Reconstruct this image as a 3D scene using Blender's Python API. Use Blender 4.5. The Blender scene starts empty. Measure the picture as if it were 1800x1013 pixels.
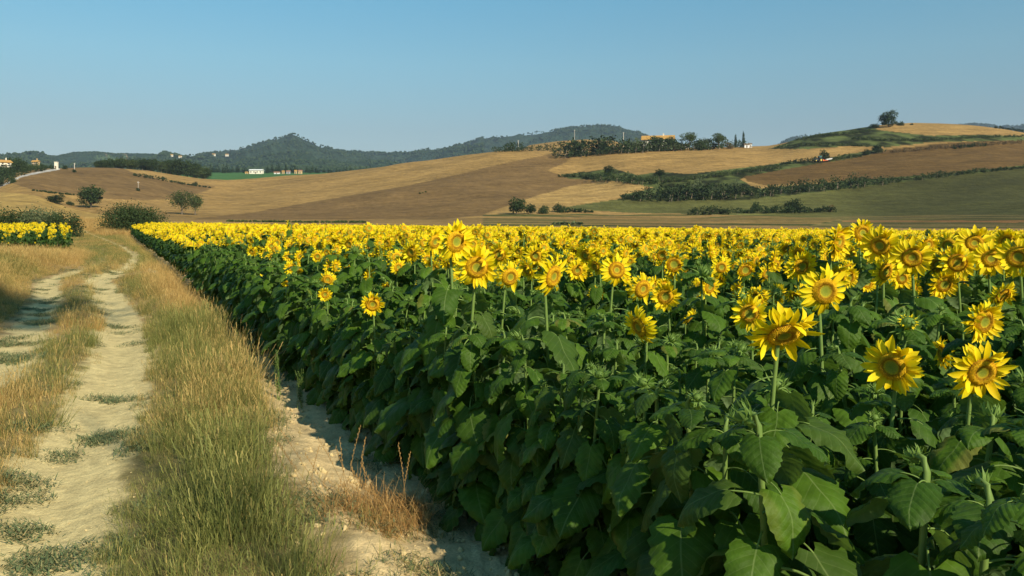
import bpy, math, random
import numpy as np
from mathutils import Vector, Matrix, Euler, Quaternion
R = math.radians
random.seed(11); RNG = np.random.default_rng(11)
sc = bpy.context.scene
col = bpy.data.collections.new('scene'); sc.collection.children.link(col)
hidden = {}                                   # prototype collections used by the geometry nodes (not linked)
F, CX, HY, CAMZ = 1400.0, 900.0, 385.0, 2.0   # focal length in photo pixels, horizon row, eye height
TS = Vector((0.62, -0.78, 0.0)).normalized(); SUN_EL = R(35)
TOSUN = Vector((TS.x*math.cos(SUN_EL), TS.y*math.cos(SUN_EL), math.sin(SUN_EL)))

# ------------------------------------------------------------------ helpers
def tag(o, label=None, cat=None, group=None, kind=None):
    if label: o['label'] = label
    if cat: o['category'] = cat
    if group: o['group'] = group
    if kind: o['kind'] = kind
    return o
def empty(name, loc=(0,0,0), rot=(0,0,0), scale=1.0):
    o = bpy.data.objects.new(name, None); col.objects.link(o)
    o.location = loc; o.rotation_euler = rot; o.scale = (scale,)*3; o.empty_display_size = .1
    return o
def mk(name, me, parent=None, loc=None, rot=None, scale=None, link=True):
    o = bpy.data.objects.new(name, me)
    if link: col.objects.link(o)
    if parent: o.parent = parent
    if loc is not None: o.location = loc
    if rot is not None: o.rotation_euler = rot
    if scale is not None: o.scale = (scale,)*3 if isinstance(scale,(int,float)) else scale
    return o
class MB:
    """collects geometry for one mesh"""
    def __init__(s): s.v=[]; s.f=[]; s.m=[]; s.uv=[]; s.c=[]; s.n=0
    def add(s, V, Fc, mat=0, uv=None, rnd=0.5):
        V = np.asarray(V, float).reshape(-1,3)
        s.v.append(V); s.uv.append(np.zeros((len(V),2)) if uv is None else np.asarray(uv,float))
        s.c.append(np.full(len(V), rnd) if np.isscalar(rnd) else np.asarray(rnd,float))
        n = s.n
        for f in Fc: s.f.append(tuple(i+n for i in f)); s.m.append(mat)
        s.n += len(V)
    def tube(s, pts, rad, k=6, mat=0, rnd=.5, cap=True):
        P=[Vector(p) for p in pts]; V=[];Fc=[]
        for i,p in enumerate(P):
            t=(P[min(i+1,len(P)-1)]-P[max(i-1,0)]).normalized()
            a=Vector((0,0,1)) if abs(t.z)<.9 else Vector((1,0,0))
            u=t.cross(a).normalized(); w=t.cross(u)
            r=rad[i] if hasattr(rad,'__len__') else rad
            for j in range(k):
                an=2*math.pi*j/k; V.append(p+(u*math.cos(an)+w*math.sin(an))*r)
        for i in range(len(P)-1):
            for j in range(k): Fc.append((i*k+j, i*k+(j+1)%k, (i+1)*k+(j+1)%k, (i+1)*k+j))
        if cap: Fc.append(tuple(range(k))); Fc.append(tuple((len(P)-1)*k+j for j in range(k)))
        s.add([tuple(v) for v in V],Fc,mat,rnd=rnd)
    def box(s, x0,x1,y0,y1,z0,z1, mat=0):
        V=[(x,y,z) for z in (z0,z1) for y in (y0,y1) for x in (x0,x1)]
        s.add(V,[(0,2,3,1),(4,5,7,6),(0,1,5,4),(2,6,7,3),(0,4,6,2),(1,3,7,5)],mat)
    def mesh(s, name, mats, smooth=True):
        me=bpy.data.meshes.new(name)
        V=np.concatenate(s.v); me.from_pydata(V.tolist(),[],s.f)
        for m in mats: me.materials.append(m)
        me.polygons.foreach_set('material_index', np.array(s.m,dtype=np.int32))
        me.polygons.foreach_set('use_smooth', np.full(len(s.f),smooth))
        li=np.zeros(len(me.loops),dtype=np.int32); me.loops.foreach_get('vertex_index',li)
        uvl=me.uv_layers.new(name='UVMap'); uvl.data.foreach_set('uv', np.concatenate(s.uv)[li].astype(np.float32).ravel())
        a=me.attributes.new('rnd','FLOAT','POINT'); a.data.foreach_set('value', np.concatenate(s.c).astype(np.float32))
        me.update(); return me

def _hash(ix,iy,seed):
    h=(ix.astype(np.int64)*374761393+iy.astype(np.int64)*668265263+seed*1442695041)&0xffffffff
    h=((h^(h>>13))*1274126177)&0xffffffff
    return ((h^(h>>16))&0xffff)/65535.0
def vn(x,y,seed=0):
    x=np.asarray(x,float); y=np.asarray(y,float); ix=np.floor(x); iy=np.floor(y); fx=x-ix; fy=y-iy
    fx=fx*fx*(3-2*fx); fy=fy*fy*(3-2*fy)
    a=_hash(ix,iy,seed); b=_hash(ix+1,iy,seed); c=_hash(ix,iy+1,seed); d=_hash(ix+1,iy+1,seed)
    return (a*(1-fx)+b*fx)*(1-fy)+(c*(1-fx)+d*fx)*fy
def fbm(x,y,oct=4,seed=0):
    s=0; a=.5; t=0
    for o in range(oct): s=s+a*vn(x*2**o,y*2**o,seed+o*7); t+=a; a*=.5
    return s/t
def sstep(a,b,x): t=np.clip((x-a)/(b-a),0,1); return t*t*(3-2*t)

# ------------------------------------------------------------------ terrain
def tab(pairs):
    xs=[p[0] for p in pairs]; ys=[p[1] for p in pairs]
    return lambda x: np.interp(x,xs,ys)
CREST=tab([(-600,300),(0,322),(30,305),(70,298),(150,297),(200,297),(260,301),(300,308),(350,315),(400,318),(450,315),(500,311),(560,308),(620,302),(700,292),(760,283),(820,274),(880,267),(930,266),(975,268),(1020,271),(1100,267),(1200,263),(1300,260),(1350,259),(1375,255),(1400,248),(1430,240),(1470,234),(1500,230),(1530,225),(1560,221),(1600,219),(1650,220),(1700,223),(1750,228),(1800,236),(2400,270)])
CRESTS=tab([(0,430),(100,520),(300,600),(600,620),(900,600),(1100,560),(1350,600),(1600,640),(1800,640)])
BACK=tab([(-600,320),(0,303),(200,303),(340,306),(480,306),(620,306),(800,295),(880,285),(930,257),(980,250),(1030,247),(1080,250),(1120,262),(1160,276),(1400,274),(1800,262)])
MOUNT=tab([(-900,285),(-300,262),(0,276),(50,271),(100,274),(130,268),(165,266),(200,270),(240,269),(290,272),(330,278),(345,275),(370,272),(400,270),(430,262),(460,252),(490,246),(512,241),(525,243),(545,252),(565,260),(600,267),(640,271),(690,273),(720,272),(740,268),(780,264),(810,255),(850,243),(890,238),(930,234),(970,230),(1000,223),(1040,220),(1080,221),(1110,229),(1140,240),(1180,253),(1230,264),(1320,266),(1360,258),(1380,246),(1400,241),(1420,239),(1440,242),(1480,252),(1600,245),(1680,223),(1700,220),(1735,221),(1760,225),(1780,224),(1800,222),(1900,228),(2200,262),(2800,275)])
MOUNTS=tab([(0,2700),(330,2800),(390,3900),(1180,4200),(1380,4500),(1800,4800)])
G30=tab([(300,-.03),(1000,-.12),(1800,-.20)])
G60=tab([(200,-.13),(600,-.30),(1200,-.55),(1800,-.74)])
G95=tab([(-500,.0),(200,-.15),(600,-.5),(1200,-.9),(1800,-1.2)])
G135=tab([(-400,.6),(150,.2),(215,.0),(400,-.4),(600,-.7),(1200,-1.3),(1800,-1.75)])
Y190=tab([(-300,370),(0,375),(100,382),(150,385),(200,388),(400,391),(900,394),(1400,397),(1800,399)])
Y290=tab([(-300,345),(0,350),(60,353),(130,374),(200,380),(350,383),(600,384),(900,380),(1200,382),(1500,379),(1800,374)])
MOUNT_=MOUNT
def MOUNT(x): return MOUNT_(x)+np.interp(x,[340,400,490,505,512,520,535],[1.,4.,4.5,3.,1.,3.,5.])
def zpx(y,s): return CAMZ-(y-HY)/F*s
TH_MAX=R(58)
def to_sx(X,Y):
    th=np.arctan2(X,Y); tc=np.clip(th,-TH_MAX,TH_MAX); rho=np.hypot(X,Y)
    return rho*np.cos(tc), CX+F*np.tan(tc), np.abs(th)
def base_z(s,x):
    S=[np.zeros_like(s),np.full_like(s,30.),np.full_like(s,60.),np.full_like(s,95.),np.full_like(s,135.),np.full_like(s,190.),np.full_like(s,290.)]
    Z=[0*s,0*s+G30(x),0*s+G60(x),G95(x),G135(x),zpx(Y190(x),190.),zpx(Y290(x),290.)]
    sc_=CRESTS(x); zc=zpx(CREST(x),sc_)
    S.append((290+sc_)/2); Z.append((Z[-1]+zc)/2-1.5+2.0*np.sin(x/90.))
    S.append(sc_); Z.append(zc)
    S.append(sc_+90); Z.append(np.minimum(zc-5,zpx(BACK(x)+8,sc_+90)))
    S.append(np.full_like(s,900.)); Z.append(zpx(BACK(x),900.))
    S.append(np.full_like(s,1500.)); Z.append(zpx(np.where(x<850,302.,312.),1500.)*np.where(x<850,1,.8))
    ms=MOUNTS(x); S.append(ms); Z.append(zpx(MOUNT(x),ms))
    S.append(ms*1.35); Z.append(zpx(MOUNT(x),ms)*.35)
    S.append(np.full_like(s,7000.)); Z.append(0*s)
    S=np.array(S); Z=np.array(Z); h=S[1:]-S[:-1]; d=(Z[1:]-Z[:-1])/h
    m=np.zeros_like(Z); same=(d[1:]*d[:-1])>0
    m[1:-1]=np.where(same, 2*d[1:]*d[:-1]/np.where(same,d[1:]+d[:-1],1),0)
    out=np.zeros_like(s)
    for k in range(len(S)-1):
        q=(s>=S[k])&(s<=S[k+1]) if k<len(S)-2 else (s>=S[k])
        t=np.clip((s-S[k])/h[k],0,1); t2=t*t; t3=t2*t
        v=(2*t3-3*t2+1)*Z[k]+(t3-2*t2+t)*h[k]*m[k]+(-2*t3+3*t2)*Z[k+1]+(t3-t2)*h[k]*m[k+1]
        out=np.where(q,v,out)
    return out
# the track: centre of the right-hand rut as x at depth y
RUT=tab([(-20,5.),(-5,.4),(0,-1.2),(4.5,-2.75),(5.6,-3.2),(6.4,-3.58),(7.8,-4.05),(9.4,-4.75),(11.3,-5.5),(14.1,-6.95),(19.7,-9.9),(25.9,-13.5),(29,-14.6),(33,-15.9),(45,-21.3),(60,-29.3),(90,-46.5),(130,-70),(170,-95)])
def edge_x(Y): return 2.25-.5*Y                      # first row of sunflowers
def ledge_x(Y): return .98-.575*Y                    # right edge of the left-hand sunflower field
def gap_r(Y): return RUT(Y)+.30+.10*np.sin(Y*.9)+ .0*Y
def track_dist(X,Y):
    r=RUT(Y); return X-r
def near_detail(X,Y):
    u=X-RUT(Y); w=np.exp(-((u)/.30)**2); w2=np.exp(-((u+1.62)/.36)**2)
    fade=1-sstep(28,60,np.hypot(X,Y))
    z=-.05*(w+w2)*fade
    z+=.07*np.exp(-((u+.8)/.35)**2)*fade
    z+=.10*sstep(.4,1.2,u)*(1-sstep(-.9,-.3,X-edge_x(Y)))*fade
    # bank on the left of the track
    z+=(.55*sstep(2.2,4.2,-u)*(sstep(9,14,Y))*(1-sstep(30,42,Y)))
    # clods on the strip next to the crop
    so=sstep(-1.3,-.7,X-edge_x(Y))*fade
    z+=so*(.075*fbm(X*3,Y*3,3,5)+.05*np.abs(fbm(X*11,Y*11,3,9)-.5)-.03)
    z+=fade*(.012*(fbm(X*1.3,Y*1.3,2,3)-.5)*(np.hypot(X,Y)<60)+.006*(fbm(X*14,Y*14,2,4)-.5))
    return z
def gz(X,Y):
    X=np.asarray(X,float); Y=np.asarray(Y,float)
    s,x,a=to_sx(X,Y); z=base_z(s,x); rho=np.hypot(X,Y)
    z=z+near_detail(X,Y)
    z=z+(fbm(X/40,Y/40,3,21)-.5)*3.0*sstep(190,330,s)*(1-sstep(1,1.03,s/CRESTS(x)))*(1-sstep(.92,1.0,s/CRESTS(x)))
    q=s/MOUNTS(x); mt=sstep(900,1500,s)
    rv=np.abs(fbm(X/420,Y/420,4,31)-.5)*2
    z=z-mt*rv*170*sstep(.38,.6,q)*(1-sstep(.86,1.0,q)) - mt*rv*90*sstep(1,1.2,q)*(1-sstep(1.25,2,q))
    z=z+mt*(fbm(X/60,Y/60,3,41)-.5)*10*sstep(.4,.7,q)*(1-.6*sstep(.85,1.,q))
    return z
def g1(x,y): return float(gz(np.array([x]),np.array([y]))[0])
_cols={}
def place(px,py,smin=150.,smax=8500.):
    """world point where the ground shows at this bearing and elevation"""
    k=round(px,1)
    if k not in _cols:
        s=np.exp(np.linspace(math.log(6),math.log(8500),2600)); X=(px-CX)/F*s
        z=gz(X,s); _cols[k]=(s,X,z,HY+(CAMZ-z)*F/s)
    s,X,z,yy=_cols[k]
    ok=np.where((s>=smin)&(s<=smax)&(yy<=py))[0]
    if len(ok)==0:
        q=np.where((s>=smin)&(s<=min(smax,1000)))[0]; i=q[np.argmin(yy[q])]
    else: i=ok[0]
    return Vector((X[i],s[i],z[i]))

def inpoly(px,py,poly):
    r=np.zeros(px.shape,bool); n=len(poly)
    for i in range(n):
        x1,y1=poly[i]; x2,y2=poly[(i+1)%n]
        if y1==y2: continue
        c=((y1>py)!=(y2>py))&(px<(x2-x1)*(py-y1)/(y2-y1)+x1); r^=c
    return r
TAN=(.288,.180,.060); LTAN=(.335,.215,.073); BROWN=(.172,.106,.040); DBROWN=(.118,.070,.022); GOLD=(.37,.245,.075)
OLIVE=(.056,.056,.016); SCRUB=(.048,.058,.017); GREEN=(.055,.125,.035); FOREST=(.028,.048,.026); DIRT=(.56,.455,.215); SOIL=(.56,.43,.22); VERGE=(.17,.14,.055); ROADC=(.42,.40,.36)
POLYS=[
 (BROWN,'stubble_field',[(330,386),(450,373),(560,353),(700,330),(800,308),(900,284),(970,271),(1010,276),(985,290),(960,300),(1000,312),(1080,320),(940,345),(850,377),(780,386)]),  # browner wedge: shade of the slope turned from the sun put into its colour
 (LTAN,'stubble_field',[(850,379),(940,345),(1010,325),(1080,318),(1150,328),(1130,337),(1060,352),(1000,365),(930,381)]),
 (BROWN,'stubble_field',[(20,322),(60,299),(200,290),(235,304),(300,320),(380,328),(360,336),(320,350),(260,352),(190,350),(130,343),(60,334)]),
 (GOLD,'wheat_field',[(-400,320),(0,338),(60,343),(120,366),(215,385),(230,402),(215,420),(-400,420)]),
 (OLIVE,'green_field',[(985,366),(1040,357),(1100,348),(1300,350),(1420,338),(1560,322),(1650,311),(1800,292),(2400,250),(2400,420),(1800,402),(1500,402),(1420,398),(1480,385),(1200,376),(1100,374)]),
 (SCRUB,'scrub',[(985,307),(1075,296),(1120,308),(1160,302),(1210,306),(1330,292),(1400,284),(1430,283),(1540,262),(1560,268),(1450,288),(1330,308),(1300,315),(1330,332),(1500,318),(1650,303),(1800,287),(1800,294),(1650,313),(1560,323),(1420,340),(1300,352),(1095,351),(1090,344),(1150,330),(1090,319),(1000,314)]),
 (DBROWN,'stubble_field',[(1310,310),(1420,291),(1500,278),(1570,262),(1680,250),(1800,246),(2400,240),(2400,270),(1800,291),(1650,306),(1500,318),(1345,326),(1310,318)]),
 (SCRUB,'scrub',[(1350,262),(1372,256),(1400,242),(1450,232),(1530,222),(1545,229),(1640,239),(1720,237),(1800,240),(2400,260),(2400,262),(1800,247),(1640,250),(1560,259),(1500,257),(1420,262)]),
]
def build_terrain():
    # columns: fine inside the picture, coarse outside and behind
    pxs=np.concatenate([np.linspace(-1300,-60,50)[:-1],np.arange(-60,1861,2.6),np.linspace(1862,3100,50)])
    th=np.arctan((pxs-CX)/F); rest=np.linspace(th[-1],th[0]+2*math.pi,44)[1:-1]
    th=np.concatenate([th,rest]); nC=len(th)
    s=[.6]
    while s[-1]<6950:
        r=s[-1]; s.append(r*(1.04 if r<3.5 else 1.009 if r<12 else 1.014 if r<150 else 1.0058 if r<720 else 1.011 if r<1500 else 1.012 if r<5000 else 1.05))
    s=np.array(s); nR=len(s)
    S,T=np.meshgrid(s,th,indexing='ij'); X=S*np.sin(T); Y=S*np.cos(T)
    inn=np.abs(np.arctan2(X,Y))<TH_MAX
    sc_=np.where(inn,1/np.maximum(np.cos(T),.4),1/math.cos(TH_MAX)); X*=sc_; Y*=sc_
    X=X.ravel(); Y=Y.ravel(); Z=gz(X,Y)
    V=np.stack([X,Y,Z],1)
    ss,px,ab=to_sx(X,Y); py=HY+(CAMZ-Z)*F/ss; C=np.zeros((len(X),4),np.float32); C[:,3]=1
    # --- near surfaces
    names=['ground','dirt_track','stubble_field','wheat_field','green_field','scrub','wooded_hills','far_meadow','country_road']
    reg=np.zeros(len(X),int)
    u=X-RUT(Y); n1=fbm(X*1.3,Y*1.3,3,61); n2=fbm(X*5,Y*5,3,62)
    base=np.array(VERGE)[None]*(0.7+.6*n2[:,None]); dry=np.array((.36,.25,.11))[None]
    m=sstep(.35,.65,fbm(X*.35,Y*.35,3,63))[:,None]; base=base*(1-m)+dry*m
    # ruts
    wob=(n2-.5)*.35+(n1-.5)*.25
    far=sstep(30,48,np.hypot(X,Y))
    wr=(1-sstep(.40,.60,np.abs(u+.02)+wob+far*.35)); lw=.12*sstep(11,15,Y); wl=(1-sstep(.38,.60,np.abs(u+1.60)+wob+far*.4+lw))
    rut=np.maximum(wr,wl*.95)*(1-.0*far)
    dirt=np.array(DIRT)[None]*(.86+.28*n2[:,None])
    base=base*(1-rut[:,None])+dirt*rut[:,None]
    reg=np.where((np.abs(u+.8)<1.35)&(ss<150),1,reg)
    so=sstep(-1.15,-.8,X-edge_x(Y)+wob*.9)*(Y<75)
    so=np.maximum(so,sstep(-.5,-.1,X-edge_x(Y)))
    soil=np.array(SOIL)[None]*(.8+.4*n2[:,None]); base=base*(1-so[:,None])+soil*so[:,None]
    # --- hills
    hill=(ss>150); wig=(fbm(X/9,Y/9,2,71)-.5)*3.0
    ang=R(35); a1=(X*math.cos(ang)+Y*math.sin(ang)); a2=(-X*math.sin(ang)+Y*math.cos(ang))
    streak=fbm(a1/60,a2/5.,3,72); blot=fbm(X/35,Y/35,4,73); fine=fbm(X/2.2,Y/5,3,74)
    strata=fbm(X/150,Z/1.3+Y/60,3,78)
    hc=np.tile(np.array(TAN),(len(X),1)); hr=np.full(len(X),2)
    plain=(py>376)&(ss<330)
    st=fbm(X/90,Y/5.5,3,75)
    k=np.where(plain,sstep(.35,.65,st),0)[:,None]; hc=hc*(1-k)+np.array((.22,.14,.05))*k
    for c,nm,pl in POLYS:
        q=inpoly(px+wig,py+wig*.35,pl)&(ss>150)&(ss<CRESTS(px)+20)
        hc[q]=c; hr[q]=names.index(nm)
    q=plain&(px>850)&(px<1500)&(st>.56); hc[q]=np.array(OLIVE)*1.5
    q=(hr==4)&(px>1480)&(np.abs(py-389-wig)<1.6); hc[q]=(.19,.09,.03)
    q=(hr==4)&(py>378); k=sstep(.35,.6,st[q])[:,None]; hc[q]=hc[q]*(1-.6*k)+np.array((.16,.115,.04))*.6*k
    q=(hr==4); hc[q]*=(1+.75*(1-sstep(1380,1620,px[q]+wig[q]*6)))[:,None]  # sunlit left part of the green field painted lighter, fading to the right
    mod=(.72+.42*streak+.42*(blot-.5)+.34*(fine-.5)+.10)
    mod=np.where(hr==5,.35+1.7*sstep(.3,.75,fbm(X/6,Y/9,4,76)),mod); hc=hc*mod[:,None]
    q=(hr==2)|(hr==3); dk=sstep(.5,.75,blot*.5+strata*.5)[:,None]*.22; hc=np.where(q[:,None],hc*(1-dk),hc)
    # farm road at the far left
    rd=np.array([(-60,345),(0,328),(14,322),(25,316),(38,310),(60,305),(80,301),(105,297)])
    yr=np.interp(px,rd[:,0],rd[:,1]); q=(px>-60)&(px<104)&(np.abs(py-yr)<1.7)&(ss>300)&(ss<CRESTS(px)+15); hc[q]=ROADC; hr[q]=8
    # beyond the crest
    q=(ss>CRESTS(px)+20); hc[q]=np.array(TAN)*.95; hr[q]=2
    q=(ss>CRESTS(px)+20)&(px<840); hc[q]=GREEN; hr[q]=7
    q=(ss>1000)|((ss>CRESTS(px)+60)&(px>1180)); nf=fbm(X/18,Y/30,3,77); hc[q]=(np.array(FOREST)[None]*(.5+1.0*nf[:,None]))[q]; hr[q]=6
    q=(hr==6)&(np.hypot((px-200),(py-274)*4)<26)&(nf>.45); hc[q]=(.20,.16,.09)
    q=(hr==6)&(np.hypot((px-205),(py-281)*4)<40)&(nf>.5); hc[q]=(.08,.12,.05)
    C[:,:3]=np.where(hill[:,None],hc,base); reg=np.where(hill,hr,reg)
    # grassy rise at the end of the track
    q=(ss>95)&(ss<200)&(px<320); k=(sstep(95,150,ss)*(1-sstep(180,200,ss)))[:,None]; g=np.array(GOLD)*(.8+.4*n1[:,None]); C[:,:3]=np.where(q[:,None],C[:,:3]*(1-k)+g*k,C[:,:3])
    # faces
    i,j=np.meshgrid(np.arange(nR-1),np.arange(nC),indexing='ij'); j2=(j+1)%nC
    Q=np.stack([i*nC+j,i*nC+j2,(i+1)*nC+j2,(i+1)*nC+j],-1).reshape(-1,4)
    Q=Q[:,::-1]
    fr=reg[Q[:,0]]
    for r,nm in enumerate(names):
        q=Q[fr==r]
        if len(q)==0: continue
        us,inv=np.unique(q,return_inverse=True); inv=inv.reshape(-1)
        me=bpy.data.meshes.new(nm); me.vertices.add(len(us)); me.vertices.foreach_set('co',V[us].astype(np.float32).ravel())
        me.loops.add(len(inv)); me.loops.foreach_set('vertex_index',inv.astype(np.int32))
        me.polygons.add(len(q)); me.polygons.foreach_set('loop_start',np.arange(0,len(inv),4,dtype=np.int32)); me.polygons.foreach_set('loop_total',np.full(len(q),4,dtype=np.int32))
        me.update(calc_edges=True)
        me.polygons.foreach_set('use_smooth',np.ones(len(q),bool))
        a=me.color_attributes.new('Col','FLOAT_COLOR','POINT'); a.data.foreach_set('color',C[us].ravel())
        me.materials.append(M['near_ground'] if r<2 else M['wood_ground'] if r==6 else M['hill'])
        o=mk(nm,me); tag(o,kind='structure')

# ------------------------------------------------------------------ materials
M={}
def newmat(name):
    m=bpy.data.materials.new(name); m.use_nodes=True; nt=m.node_tree; nt.nodes.clear()
    out=nt.nodes.new('ShaderNodeOutputMaterial'); return m,nt,out
class NT:
    def __init__(s,name): s.m,s.nt,s.out=newmat(name); s.N=s.nt.nodes; s.L=s.nt.links; M[name]=s.m
    def n(s,t,**k):
        o=s.N.new(t)
        for a,b in k.items(): setattr(o,a,b)
        return o
    def set(s,sock,v):
        if hasattr(v,'is_output'): s.L.new(v,sock)
        else: sock.default_value=v
    def math(s,op,a,b=0.,c=0.,clamp=False):
        o=s.n('ShaderNodeMath',operation=op,use_clamp=clamp); s.set(o.inputs[0],a); s.set(o.inputs[1],b)
        s.set(o.inputs[2],c); return o.outputs[0]
    def mix(s,f,a,b,mode='MIX'):
        o=s.n('ShaderNodeMix',data_type='RGBA',blend_type=mode); s.set(o.inputs[0],f)
        s.set(o.inputs[6],a if hasattr(a,'is_output') else (*a[:3],1)); s.set(o.inputs[7],b if hasattr(b,'is_output') else (*b[:3],1)); return o.outputs[2]
    def noise(s,scale,detail=3,vec=None,rough=.55,dim=None):
        o=s.n('ShaderNodeTexNoise'); o.inputs['Scale'].default_value=scale; o.inputs['Detail'].default_value=detail; o.inputs['Roughness'].default_value=rough
        if vec is not None: s.L.new(vec,o.inputs['Vector'])
        return o.outputs['Fac']
    def ramp(s,f,st):
        o=s.n('ShaderNodeValToRGB'); cr=o.color_ramp
        while len(cr.elements)<len(st): cr.elements.new(.5)
        for e,(p,c) in zip(cr.elements,st): e.position=p; e.color=(*c,1) if len(c)==3 else c
        s.L.new(f,o.inputs[0]); return o.outputs[0]
    def rng(s,f,a,b,c,d):
        o=s.n('ShaderNodeMapRange'); s.L.new(f,o.inputs[0])
        for i,v in enumerate((a,b,c,d)): o.inputs[i+1].default_value=v
        return o.outputs[0]
    def bump(s,h,strength,dist):
        o=s.n('ShaderNodeBump'); o.inputs['Strength'].default_value=strength; o.inputs['Distance'].default_value=dist; s.L.new(h,o.inputs['Height']); return o.outputs[0]
    def bsdf(s,color,rough=.8,spec=.3,normal=None,transl=None,tcol=None,sheen=0.):
        b=s.n('ShaderNodeBsdfPrincipled'); s.set(b.inputs['Base Color'],color if hasattr(color,'is_output') else (*color,1))
        s.set(b.inputs['Roughness'],rough); b.inputs['Specular IOR Level'].default_value=spec
        if normal is not None: s.L.new(normal,b.inputs['Normal'])
        r=b.outputs[0]
        if transl:
            t=s.n('ShaderNodeBsdfTranslucent'); s.set(t.inputs['Color'],tcol if tcol is not None else color)
            if normal is not None: s.L.new(normal,t.inputs['Normal'])
            x=s.n('ShaderNodeMixShader'); x.inputs[0].default_value=transl; s.L.new(r,x.inputs[1]); s.L.new(t.outputs[0],x.inputs[2]); r=x.outputs[0]
        s.L.new(r,s.out.inputs['Surface']); return b

def make_materials():
    t=NT('near_ground'); a=t.n('ShaderNodeAttribute',attribute_name='Col'); pos=t.n('ShaderNodeNewGeometry').outputs['Position']
    n1=t.noise(9,6,pos); n2=t.noise(60,4,pos,.7); n3=t.noise(2.2,3,pos)
    v=t.math('ADD',t.rng(n1,.25,.75,.72,1.18),t.rng(n2,.3,.7,-.24,.20)); v=t.math('ADD',v,t.rng(n3,.3,.7,-.08,.08))
    c=t.mix(1.,a.outputs[0],v,'MULTIPLY')
    vor=t.n('ShaderNodeTexVoronoi'); vor.inputs['Scale'].default_value=26; t.L.new(pos,vor.inputs['Vector'])
    peb=t.math('LESS_THAN',vor.outputs['Distance'],.17); c=t.mix(t.math('MULTIPLY',peb,t.rng(n1,.45,.6,0,.6)),c,(.36,.29,.18))
    h=t.math('ADD',t.math('MULTIPLY',n1,1.),t.math('MULTIPLY',n2,.35))
    t.bsdf(c,.95,.1,t.bump(h,.7,.035))
    t=NT('hill'); a=t.n('ShaderNodeAttribute',attribute_name='Col'); pos=t.n('ShaderNodeNewGeometry').outputs['Position']
    n1=t.noise(.55,6,pos,.7); n2=t.noise(.06,4,pos)
    mp=t.n('ShaderNodeMapping'); mp.inputs['Rotation'].default_value=(0,0,R(35)); mp.inputs['Scale'].default_value=(.02,.42,.3); t.L.new(pos,mp.inputs[0])
    n3=t.noise(1.,3,mp.outputs[0])
    v=t.math('ADD',t.rng(n1,.3,.7,.74,1.26),t.rng(n2,.3,.7,-.10,.10)); v=t.math('ADD',v,t.rng(n3,.35,.65,-.10,.10))
    sp=t.n('ShaderNodeSeparateXYZ'); t.L.new(pos,sp.inputs[0]); ln=t.math('SINE',t.math('ADD',t.math('ADD',t.math('MULTIPLY',sp.outputs[0],.62),t.math('MULTIPLY',sp.outputs[1],.50)),t.math('MULTIPLY',n2,14.))); v=t.math('ADD',v,t.math('MULTIPLY',t.math('MULTIPLY',ln,t.rng(n3,.3,.6,0.,1.)),.07)); v=t.math('ADD',v,t.rng(n3,.42,.58,-.05,.05)); c=t.mix(1.,a.outputs[0],v,'MULTIPLY')
    t.bsdf(c,.95,.08,t.bump(t.math('ADD',n1,t.math('MULTIPLY',n3,.8)),1.,.8))
    t=NT('wood_ground'); a=t.n('ShaderNodeAttribute',attribute_name='Col'); pos=t.n('ShaderNodeNewGeometry').outputs['Position']
    n1=t.noise(.07,5,pos,.7); c=t.mix(1.,a.outputs[0],t.rng(n1,.3,.7,.55,1.5),'MULTIPLY')
    t.bsdf(c,1.,.0,t.bump(n1,1.,8.))
    # sunflower leaf: veins from the uv map (u across in leaf lengths, v along)
    def leafmat(name,dark,light,veins=True):
        t=NT(name); uv=t.n('ShaderNodeUVMap',uv_map='UVMap').outputs[0]; sp=t.n('ShaderNodeSeparateXYZ'); t.L.new(uv,sp.inputs[0])
        oi=t.n('ShaderNodeObjectInfo').outputs['Random']; tc=t.n('ShaderNodeTexCoord').outputs['Object']
        nz=t.noise(14,4,tc); c=t.mix(oi,dark,light); c=t.mix(1.,c,t.rng(nz,.3,.7,.78,1.2),'MULTIPLY')
        edge=t.rng(t.math('ADD',t.math('ABSOLUTE',sp.outputs[0]),t.math('MULTIPLY',nz,.25)),.30,.42,0.,.8) if veins else 0.; old=t.math('MULTIPLY',t.rng(oi,.93,1.,0.,.6),edge); c=t.mix(old,c,(.22,.17,.05)); c=t.mix(t.rng(oi,.0,.12,.5,0.),c,(.085,.13,.02))
        nrm=None
        if veins:
            au=t.math('ABSOLUTE',sp.outputs[0]); mid=t.rng(au,.004,.016,1.,0.)
            ph=t.math('FRACT',t.math('MULTIPLY',t.math('SUBTRACT',sp.outputs[1],t.math('MULTIPLY',au,.85)),6.))
            d=t.math('ABSOLUTE',t.math('SUBTRACT',ph,.5)); side=t.rng(d,.0,.06,.45,0.)
            vn_=t.math('MAXIMUM',mid,side,clamp=True); c=t.mix(t.math('MULTIPLY',vn_,.55),c,(.16,.22,.07))
            puff=t.math('ADD',t.math('MULTIPLY',d,.9),t.math('MULTIPLY',nz,2.6)); nrm=t.bump(puff,.6,.006)
            geo=t.n('ShaderNodeNewGeometry'); c=t.mix(geo.outputs['Backfacing'],c,t.mix(.55,c,(.13,.19,.09)))
        t.bsdf(c,.58,.16,nrm,.22,t.mix(1.,c,(1.7,1.9,.55),'MULTIPLY'))
    leafmat('leaf',(.024,.062,.006),(.066,.132,.009)); leafmat('leaf_far',(.022,.055,.010),(.044,.090,.014),False)
    t=NT('stem'); tc=t.n('ShaderNodeTexCoord').outputs['Object']; n=t.noise(30,3,tc); t.bsdf(t.mix(n,(.09,.16,.03),(.18,.26,.06)),.6,.25)
    t=NT('bract'); n=t.noise(40,2,t.n('ShaderNodeTexCoord').outputs['Object']); t.bsdf(t.mix(n,(.09,.17,.03),(.20,.30,.06)),.6,.25,None,.2,(.25,.4,.05,1))
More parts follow.
